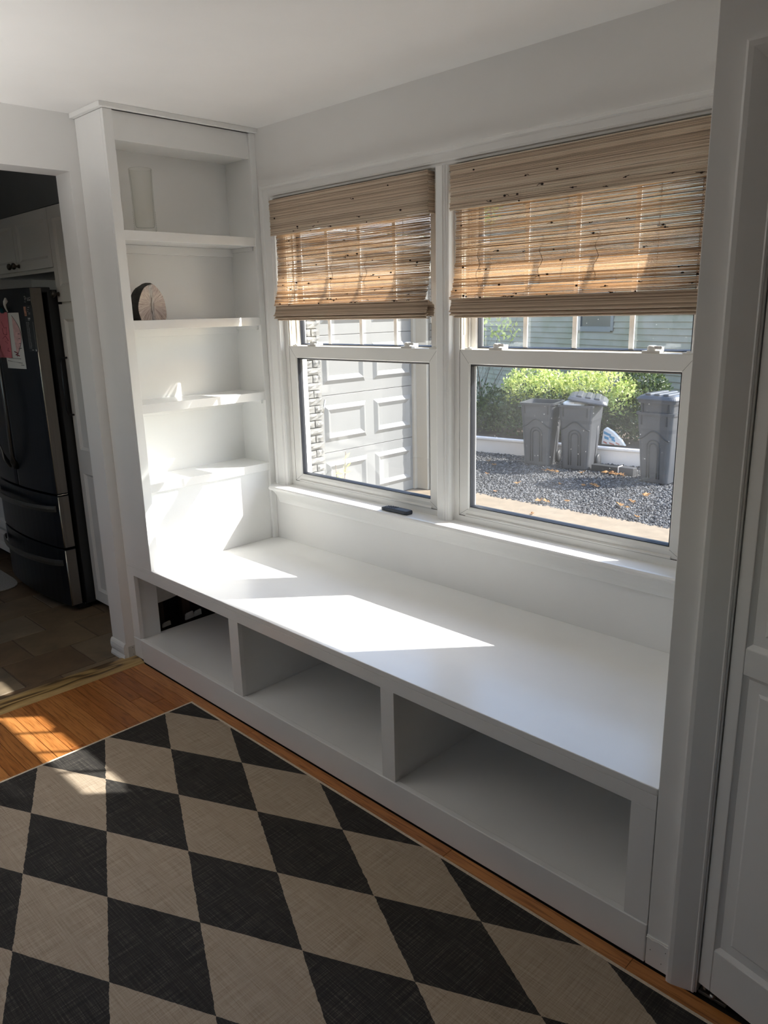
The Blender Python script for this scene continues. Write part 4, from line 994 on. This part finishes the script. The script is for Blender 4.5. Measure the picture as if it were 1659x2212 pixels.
# trash bins
def rring(w, d, z, r, dx=0, n=4, flat=0):
    out = []
    for cx_, cy_, a0 in ((w / 2 - r, d / 2 - r, 0), (-w / 2 + r, d / 2 - r, 90), (-w / 2 + r, -d / 2 + r, 180), (w / 2 - r, -d / 2 + r, 270)):
        for k in range(n + 1):
            a = math.radians(a0 + 90 * k / n); out.append((cx_ + r * math.cos(a), dx + cy_ + r * math.sin(a), z))
    return out
BH = .83
def wdt(z): return .335 + (.425 - .335) * (z / BH)
def dep(z): return .335 + (.455 - .335) * (z / BH)
def front_y(z): return -dep(z) / 2
def make_bin():
    t = empty('trash_bin')
    b = MB()
    rs = []
    zl = [.012, .03, .30, .50, .60, .64, .78, .80]
    for z in zl: rs.append(rring(wdt(z) + (.010 if z < .62 else .018), dep(z) + (.010 if z < .62 else .018), z, .05))
    rs += [rring(wdt(BH) + .045, dep(BH) + .045, .802, .055), rring(wdt(BH) + .050, dep(BH) + .050, BH, .055), rring(wdt(BH) + .006, dep(BH) + .006, BH, .05), rring(wdt(.10) - .02, dep(.1) - .02, .05, .045)]
    b.loft(rs, smooth=False); b.build('body', 'bin_plastic', t)
    def fy(z): return front_y(z) - (.007 if z < .61 else .010)
    wave = []
    for k in range(25):
        u = -1 + 2 * k / 24; z = .505 + .115 * math.exp(-(u / .62) ** 2); wave.append((u * (wdt(z) / 2 - .004), fy(z), z))
    MB().tube(wave, .0085, 6).build('wave_rib', 'bin_dark', t)
    for hw, zt in ((.078, .515), (.047, .475)):
        pts = [(-hw, fy(.06), .06), (-hw, fy(.25), .25)] + [(-hw * math.cos(a), fy(zt), zt - hw + hw * math.sin(a)) for a in [PI * k / 14 for k in range(15)]] + [(hw, fy(.25), .25), (hw, fy(.06), .06)]
        MB().tube(pts, .0075, 6).build('arch_rib', 'bin_dark', t)
    for sx_ in (-1, 1):
        MB().box(sx_ * .155 - .008, sx_ * .155 + .008, fy(.74) - .006, fy(.74) + .01, .685, .795).build('slot', 'bin_dark', t)
        # side ribs and wheel
        MB().tube([(sx_ * (wdt(z) / 2 + .008), .06, z) for z in (.06, .3, .55)], .006, 6).build('side_rib', 'bin_plastic', t)
        MB().lathe([(0, -.02), (.075, -.02), (.085, -.012), (.085, .012), (.075, .02), (0, .02)], (sx_ * .19, .17, .085), 18, axis='x').build('wheel', 'bin_dark', t)
    MB().tube([(-.15, dep(BH) / 2 + .03, .79), (-.15, dep(BH) / 2 + .085, .80), (.15, dep(BH) / 2 + .085, .80), (.15, dep(BH) / 2 + .03, .79)], .012, 8).build('handle', 'bin_plastic', t)
    MB().tube([(-.2, .17, .085), (.2, .17, .085)], .008, 6).build('axle', 'bin_dark', t)
    return t
def copy_tree(o, parent=None):
    c = o.copy(); COL.objects.link(c); c.parent = parent
    for ch in o.children: copy_tree(ch, c)
    return c
def add_lid(t, z, rot=(0, 0, 0), off=(0, 0)):
    m_ = MB(); w, d = wdt(BH) + .06, dep(BH) + .06
    m_.loft([rring(w, d, 0, .055), rring(w + .006, d + .006, .012, .055), rring(w, d, .022, .055), rring(w - .05, d - .05, .050, .06), rring(w - .12, d - .12, .066, .06), rring(w - .2, d - .2, .068, .05)])
    o = m_.build('lid', 'bin_plastic', t)
    for k in (-1, 0, 1):
        MB().box(k * .11 - .035, k * .11 + .035, -d / 2 + .04, d / 2 - .04, .050, .079).build('lid_rib', 'bin_plastic', o, .012)
    o.location = (off[0], off[1], z); o.rotation_euler = rot; return o
b1 = make_bin(); b1.location = (-2.53, 6.30, GZ + .008); b1.rotation_euler = (0, 0, math.radians(14))
tag(b1, 'open charcoal trash bin without lid, leftmost of the bins', 'trash bin', 'trash bins by the drive')
b2 = copy_tree(b1); b2.location = (-1.985, 6.36, GZ + .008); b2.rotation_euler = (0, 0, math.radians(11))
tag(b2, 'charcoal trash bin with a skewed lid and white rubbish showing, middle of the bins', 'trash bin', 'trash bins by the drive')
b3 = copy_tree(b1); b3.location = (-.83, 6.235, GZ + .008); b3.rotation_euler = (0, 0, math.radians(-3))
tag(b3, 'charcoal trash bin at right with a second bin nested in it', 'trash bin', 'trash bins by the drive')
b4 = empty('trash_bin'); rs = []
for z in (.30, .50, .78, .80): rs.append(rring(wdt(z) - .024, dep(z) - .024, z, .045))
rs += [rring(wdt(.80) + .02, dep(.80) + .02, .802, .055), rring(wdt(.80) + .026, dep(.80) + .026, BH, .055), rring(wdt(BH) - .02, dep(BH) - .02, BH, .05), rring(.3, .3, .32, .04)]
MB().loft([[(x * (1.06 if z > .62 else 1), y * (1.06 if z > .62 else 1), z) for x, y, z in r] for r in rs]).build('body', 'bin_plastic', b4)
for sx_ in (-1, 1): MB().box(sx_ * .155 - .008, sx_ * .155 + .008, front_y(.74) - .012, front_y(.74) + .006, .700, .795).build('slot', 'bin_dark', b4)
b4.location = (-.825, 6.235, GZ + .008 + .135); b4.rotation_euler = (0, 0, math.radians(-3))
add_lid(b4, BH + .001)
tag(b4, 'lidded charcoal trash bin nested inside the right-hand bin, its rim showing above', 'trash bin', 'trash bins by the drive')
add_lid(b2, BH + .035, (math.radians(2), math.radians(9), math.radians(16)), (.075, .03))
# white rubbish poking out of the middle bin
rrb = random.Random(8); rw = MB(); rings = []
for k, (s, z) in enumerate(((.05, .70), (.15, .74), (.16, .80), (.155, .842), (.12, .862), (.04, .872))):
    rings.append([(s * math.cos(a) * rrb.uniform(.85, 1.1), s * math.sin(a) * rrb.uniform(.85, 1.1), z) for a in [2 * PI * j / 12 for j in range(12)]])
rw.loft(rings, smooth=False).xform(Matrix.Translation((-2.03, 6.28, GZ + .008)))
tag(rw.build('rubbish_bag', 'bag_white', None), 'white rubbish bag sticking up under the skewed bin lid', 'bag')
# printed sack lying behind the edge board
sk = empty('printed_sack')
m_ = MB(); out = [(0, 0), (.02, .20), (.06, .235), (.16, .18), (.27, .08), (.33, 0)]
m_.loft([[(x, y0_ , z) for x, z in out] for y0_ in (-.03, .03)]); m_.build('sack', 'bag_white', sk, .012)
for i, (x, z, w_, h_, c) in enumerate(((.03, .15, .05, .035, 'bag_blue'), (.07, .135, .06, .03, 'bag_blue'), (.11, .10, .07, .030, 'bag_blue'), (.04, .085, .06, .035, 'bag_blue'), (.14, .065, .05, .028, 'bag_blue'), (.03, .03, .05, .022, 'bag_red'), (.11, .022, .07, .016, 'bag_red'), (.20, .03, .05, .014, 'bag_red'))):
    MB().loft([[(x, -.0318, z), (x + w_, -.0318, z - .02), (x + w_, -.0318, z - .02 + h_), (x, -.0318, z + h_)], [(x, -.0295, z), (x + w_, -.0295, z - .02), (x + w_, -.0295, z - .02 + h_), (x, -.0295, z + h_)]]).build('print_mark', c, sk)
sk.location = (-2.02, 6.99, -.175); sk.rotation_euler = (0, 0, math.radians(9))
tag(sk, 'white sack with blue and red print leaning behind the edge board', 'sack')
# drain box on the gravel
db = empty('drain_box')
MB().box(-.26, .10, -.05, .05, .0, .085).build('pipe_box', 'bin_dark', db, .006); MB().box(.115, .30, -.055, .055, .0, .095).build('outlet', 'bin_plastic', db, .006)
MB().box(.1005, .1145, -.056, .056, 0, .10).build('collar', 'curb_white', db, .002)
db.location = (-1.50, 6.33, GZ + .006); db.rotation_euler = (0, 0, math.radians(2))
tag(db, 'flat black drain extension box on the gravel against the edge board', 'drain box')
# white downspout shoe by the garage corner
ds = MB().tube([(-1.60, 4.02, GZ + .30), (-1.60, 4.02, GZ + .12), (-1.575, 4.04, GZ + .05), (-1.50, 4.10, GZ + .035)], .045, 10)
# ---- foliage
def leaves(n, centers, rr, size, mat_name, par, name='foliage', up=.35, gap=0.0):
    m_ = MB(); m_.tint = []
    for _ in range(n):
        c, r = rr.choice(centers)
        a = rr.uniform(0, 2 * PI); u = rr.uniform(-.6, 1); q = rr.uniform(.72, 1.05); h_ = math.sqrt(max(0, 1 - u * u))
        p = Vector((c[0] + r[0] * q * h_ * math.cos(a), c[1] + r[1] * q * h_ * math.sin(a), c[2] + r[2] * q * u))
        d = Vector((rr.uniform(-1, 1), rr.uniform(-1, 1), rr.uniform(-.5, 1) + up)).normalized(); sd = d.cross(Vector((rr.uniform(-1, 1), rr.uniform(-1, 1), rr.uniform(-1, 1)))).normalized()
        nn = d.cross(sd); s = size * rr.uniform(.7, 1.3)
        v = [p, p + d * s * .5 + sd * s * .27 + nn * s * .08, p + d * s, p + d * s * .5 - sd * s * .27 + nn * s * .08]
        m_.add(v, [(0, 1, 2), (0, 2, 3)]); m_.tint += [min(1, max(0, rr.gauss(.5, .28)))] * 4
    return stuff(m_.build(name, mat_name, par, fix=False))
def branches(n, base, spread, h, rr, par, mat_name='bark', r0=.008, lean=(0, 0)):
    for _ in range(n):
        p = [Vector((base[0] + rr.uniform(-spread, spread) * .3, base[1] + rr.uniform(-spread, spread) * .3, base[2]))]
        d = Vector((lean[0] + rr.uniform(-.5, .5), lean[1] + rr.uniform(-.5, .5), 1.2)).normalized()
        for k in range(6):
            d = (d + Vector((rr.uniform(-.25, .25), rr.uniform(-.25, .25), rr.uniform(-.1, .1)))).normalized(); p.append(p[-1] + d * h / 6)
        MB().tube(p, [r0 * (1 - .13 * k) for k in range(7)], 5).build('branch', mat_name, par)
rr = random.Random(21)
s1 = thing('leafy_shrub', 'bright green leafy shrub behind the two left trash bins', 'shrub')
branches(6, (-2.95, 7.3, -.2), .5, .8, rr, s1)
leaves(2600, [((-3.40, 7.35, .52), (.42, .38, .30)), ((-3.05, 7.35, .45), (.38, .36, .28)), ((-3.62, 7.4, .40), (.28, .3, .26))], rr, .055, 'leaf_bright', s1)
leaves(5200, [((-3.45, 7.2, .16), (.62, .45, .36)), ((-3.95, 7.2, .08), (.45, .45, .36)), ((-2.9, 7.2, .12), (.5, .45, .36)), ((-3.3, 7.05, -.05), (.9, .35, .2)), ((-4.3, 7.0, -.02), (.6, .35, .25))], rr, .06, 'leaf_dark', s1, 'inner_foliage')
s2 = thing('leafy_shrub', 'bright green leafy shrub behind the middle trash bin lid', 'shrub')
branches(6, (-2.3, 7.5, -.2), .5, .8, rr, s2)
leaves(2600, [((-2.65, 7.5, .52), (.36, .36, .24)), ((-2.25, 7.5, .50), (.40, .36, .28)), ((-1.93, 7.45, .34), (.24, .32, .28))], rr, .055, 'leaf_bright', s2)
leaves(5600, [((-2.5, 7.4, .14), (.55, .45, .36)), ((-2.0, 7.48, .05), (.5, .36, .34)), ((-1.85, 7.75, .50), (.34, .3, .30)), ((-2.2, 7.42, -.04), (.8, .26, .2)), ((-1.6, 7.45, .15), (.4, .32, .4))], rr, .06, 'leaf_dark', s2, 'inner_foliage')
s3 = thing('dark_shrub', 'dark sparse shrub with bare twigs left of the right-hand bin', 'shrub')
branches(12, (-1.35, 7.45, -.2), .6, .75, rr, s3, 'bark', .006)
leaves(3000, [((-1.45, 7.45, .08), (.42, .32, .34)), ((-1.62, 7.6, .36), (.25, .25, .3)), ((-1.15, 7.4, .0), (.4, .3, .26)), ((-.8, 7.5, .05), (.4, .3, .3))], rr, .05, 'leaf_dark', s3)
s4 = thing('twiggy_bush', 'bare twiggy bush with a few green sprigs at the left edge of the right window', 'shrub')
rr = random.Random(31)
branches(34, (-5.1, 8.1, -.2), 1.3, 1.45, rr, s4, 'twig', .007, (.25, 0))
branches(5, (-5.0, 7.9, -.2), .6, 2.1, rr, s4, 'bark', .010, (.1, 0))
leaves(260, [((-5.0, 7.9, 1.62), (.42, .3, .42)), ((-4.55, 7.9, 1.25), (.5, .25, .25))], rr, .085, 'leaf_bright', s4)
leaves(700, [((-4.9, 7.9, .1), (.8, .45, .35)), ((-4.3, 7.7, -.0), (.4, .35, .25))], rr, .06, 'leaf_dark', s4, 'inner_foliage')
s5 = thing('leafy_tree', 'yellow-green leafy tree beyond the left corner of the right window', 'tree')
MB().tube([(-7.2, 9.9, -.2), (-7.1, 9.9, 1.5), (-7.0, 9.9, 3.0)], [.09, .07, .04], 8).build('trunk', 'bark', s5)
leaves(2600, [((-6.4, 9.2, 3.6), (.9, .7, .9)), ((-7.4, 9.4, 3.2), (.8, .8, .8))], rr, .09, 'leaf_bright', s5)
# weed at the foot of the garage door
s6 = thing('weed', 'small green weed growing at the left foot of the garage door', 'weed')
m_ = MB(); m_.tint = []
rr = random.Random(6)
for (bx, by, bz, dx, dy, dz, n_) in ((-2.72, 2.83, GZ + .01, .02, .10, .62, 5), (-2.74, 2.80, GZ + .01, .01, .16, .45, 4), (-2.73, 2.78, GZ + .01, 0, .03, .5, 3)):
    pts = [Vector((bx + dx * t, by + dy * t + .03 * math.sin(3 * t), bz + dz * t)) for t in (0, .3, .6, 1.0)]
    MB().tube(pts, .004, 5).build('stem', 'bark', s6)
    for k in range(n_ * 2):
        t = .45 + .55 * rr.random(); p = pts[0].lerp(pts[-1], t); d = Vector((rr.uniform(-.3, .5), rr.uniform(-1, 1), rr.uniform(-.5, .7))).normalized(); sd = d.cross(Vector((1, 0, .2))).normalized(); s = rr.uniform(.05, .11)
        m_.add([p, p + d * s * .5 + sd * s * .16, p + d * s, p + d * s * .5 - sd * s * .16], [(0, 1, 2), (0, 2, 3)]); m_.tint += [rr.uniform(.2, .8)] * 4
stuff(m_.build('leaf_tuft', 'leaf_bright', s6, fix=False))
# fallen leaves
def leafmesh(sd):
    rr = random.Random(sd); m_ = MB(); m_.tint = []
    n = 11; rim = []
    for k in range(n):
        a = 2 * PI * k / n; r = .045 * (1 if k % 2 == 0 else .45) * rr.uniform(.8, 1.2)
        rim.append((r * math.cos(a) * 1.25, r * math.sin(a), .012 + rr.uniform(0, .03)))
    m_.add([(0, 0, .006)] + rim, [(0, 1 + k, 1 + (k + 1) % n) for k in range(n)]); m_.tint = [rr.random()] * (n + 1)
    return m_.mesh('fallen_leaf', 'leaf_fallen', fix=False)
lms = [leafmesh(s) for s in range(6)]
rr = random.Random(77)
spots = [(-1.996, 4.999), (-2.091, 5.87), (-2.15, 5.83), (-1.28, 5.48), (-1.35, 5.40), (-1.20, 5.44), (-1.728, 6.0), (-1.51, 6.19), (-1.42, 6.20), (-1.36, 6.17), (-1.30, 6.19), (-1.24, 6.15), (-1.32, 4.455), (-1.26, 4.48), (-1.955, 4.53), (-.58, 5.38), (-.56, 5.03), (-1.10, 4.64), (-.578, 4.81), (-.50, 4.79), (-1.114, 4.008), (-.251, 4.52), (-2.618, 5.24), (-2.9, 5.75), (-3.1, 5.9), (-2.0, 5.85), (-1.6, 5.3), (-2.1, 3.9), (-1.95, 4.05)]
for i, (x, y) in enumerate(spots):
    o = bpy.data.objects.new('fallen_leaf', lms[i % 6]); COL.objects.link(o)
    o.location = (x, y, GZ + (.02 if y > 4.45 else .008)); o.rotation_euler = (rr.uniform(-.15, .15), rr.uniform(-.15, .15), rr.uniform(0, 6)); s = rr.uniform(.6, 1.05); o.scale = (s, s, s)
    tag(o, 'curled orange-brown fallen leaf lying on the drive outside the right window', 'leaf', 'fallen leaves on the drive')

# ---------------------------------------------------------------- put every empty at the base of its thing
bpy.context.view_layer.update()
def bounds(o):
    pts = []
    st_ = [o]
    while st_:
        q = st_.pop(); st_ += list(q.children)
        if q.type == 'MESH': pts += [q.matrix_world @ Vector(c) for c in q.bound_box]
    return pts
for o in list(SC.objects):
    if o.type == 'EMPTY' and o.parent is None and o.location.length == 0:
        pts = bounds(o)
        if not pts: continue
        xs, ys, zs_ = zip(*pts); b0 = Vector(((min(xs) + max(xs)) / 2, (min(ys) + max(ys)) / 2, min(zs_)))
        o.location = b0
        for ch in o.children: ch.location = ch.location - b0
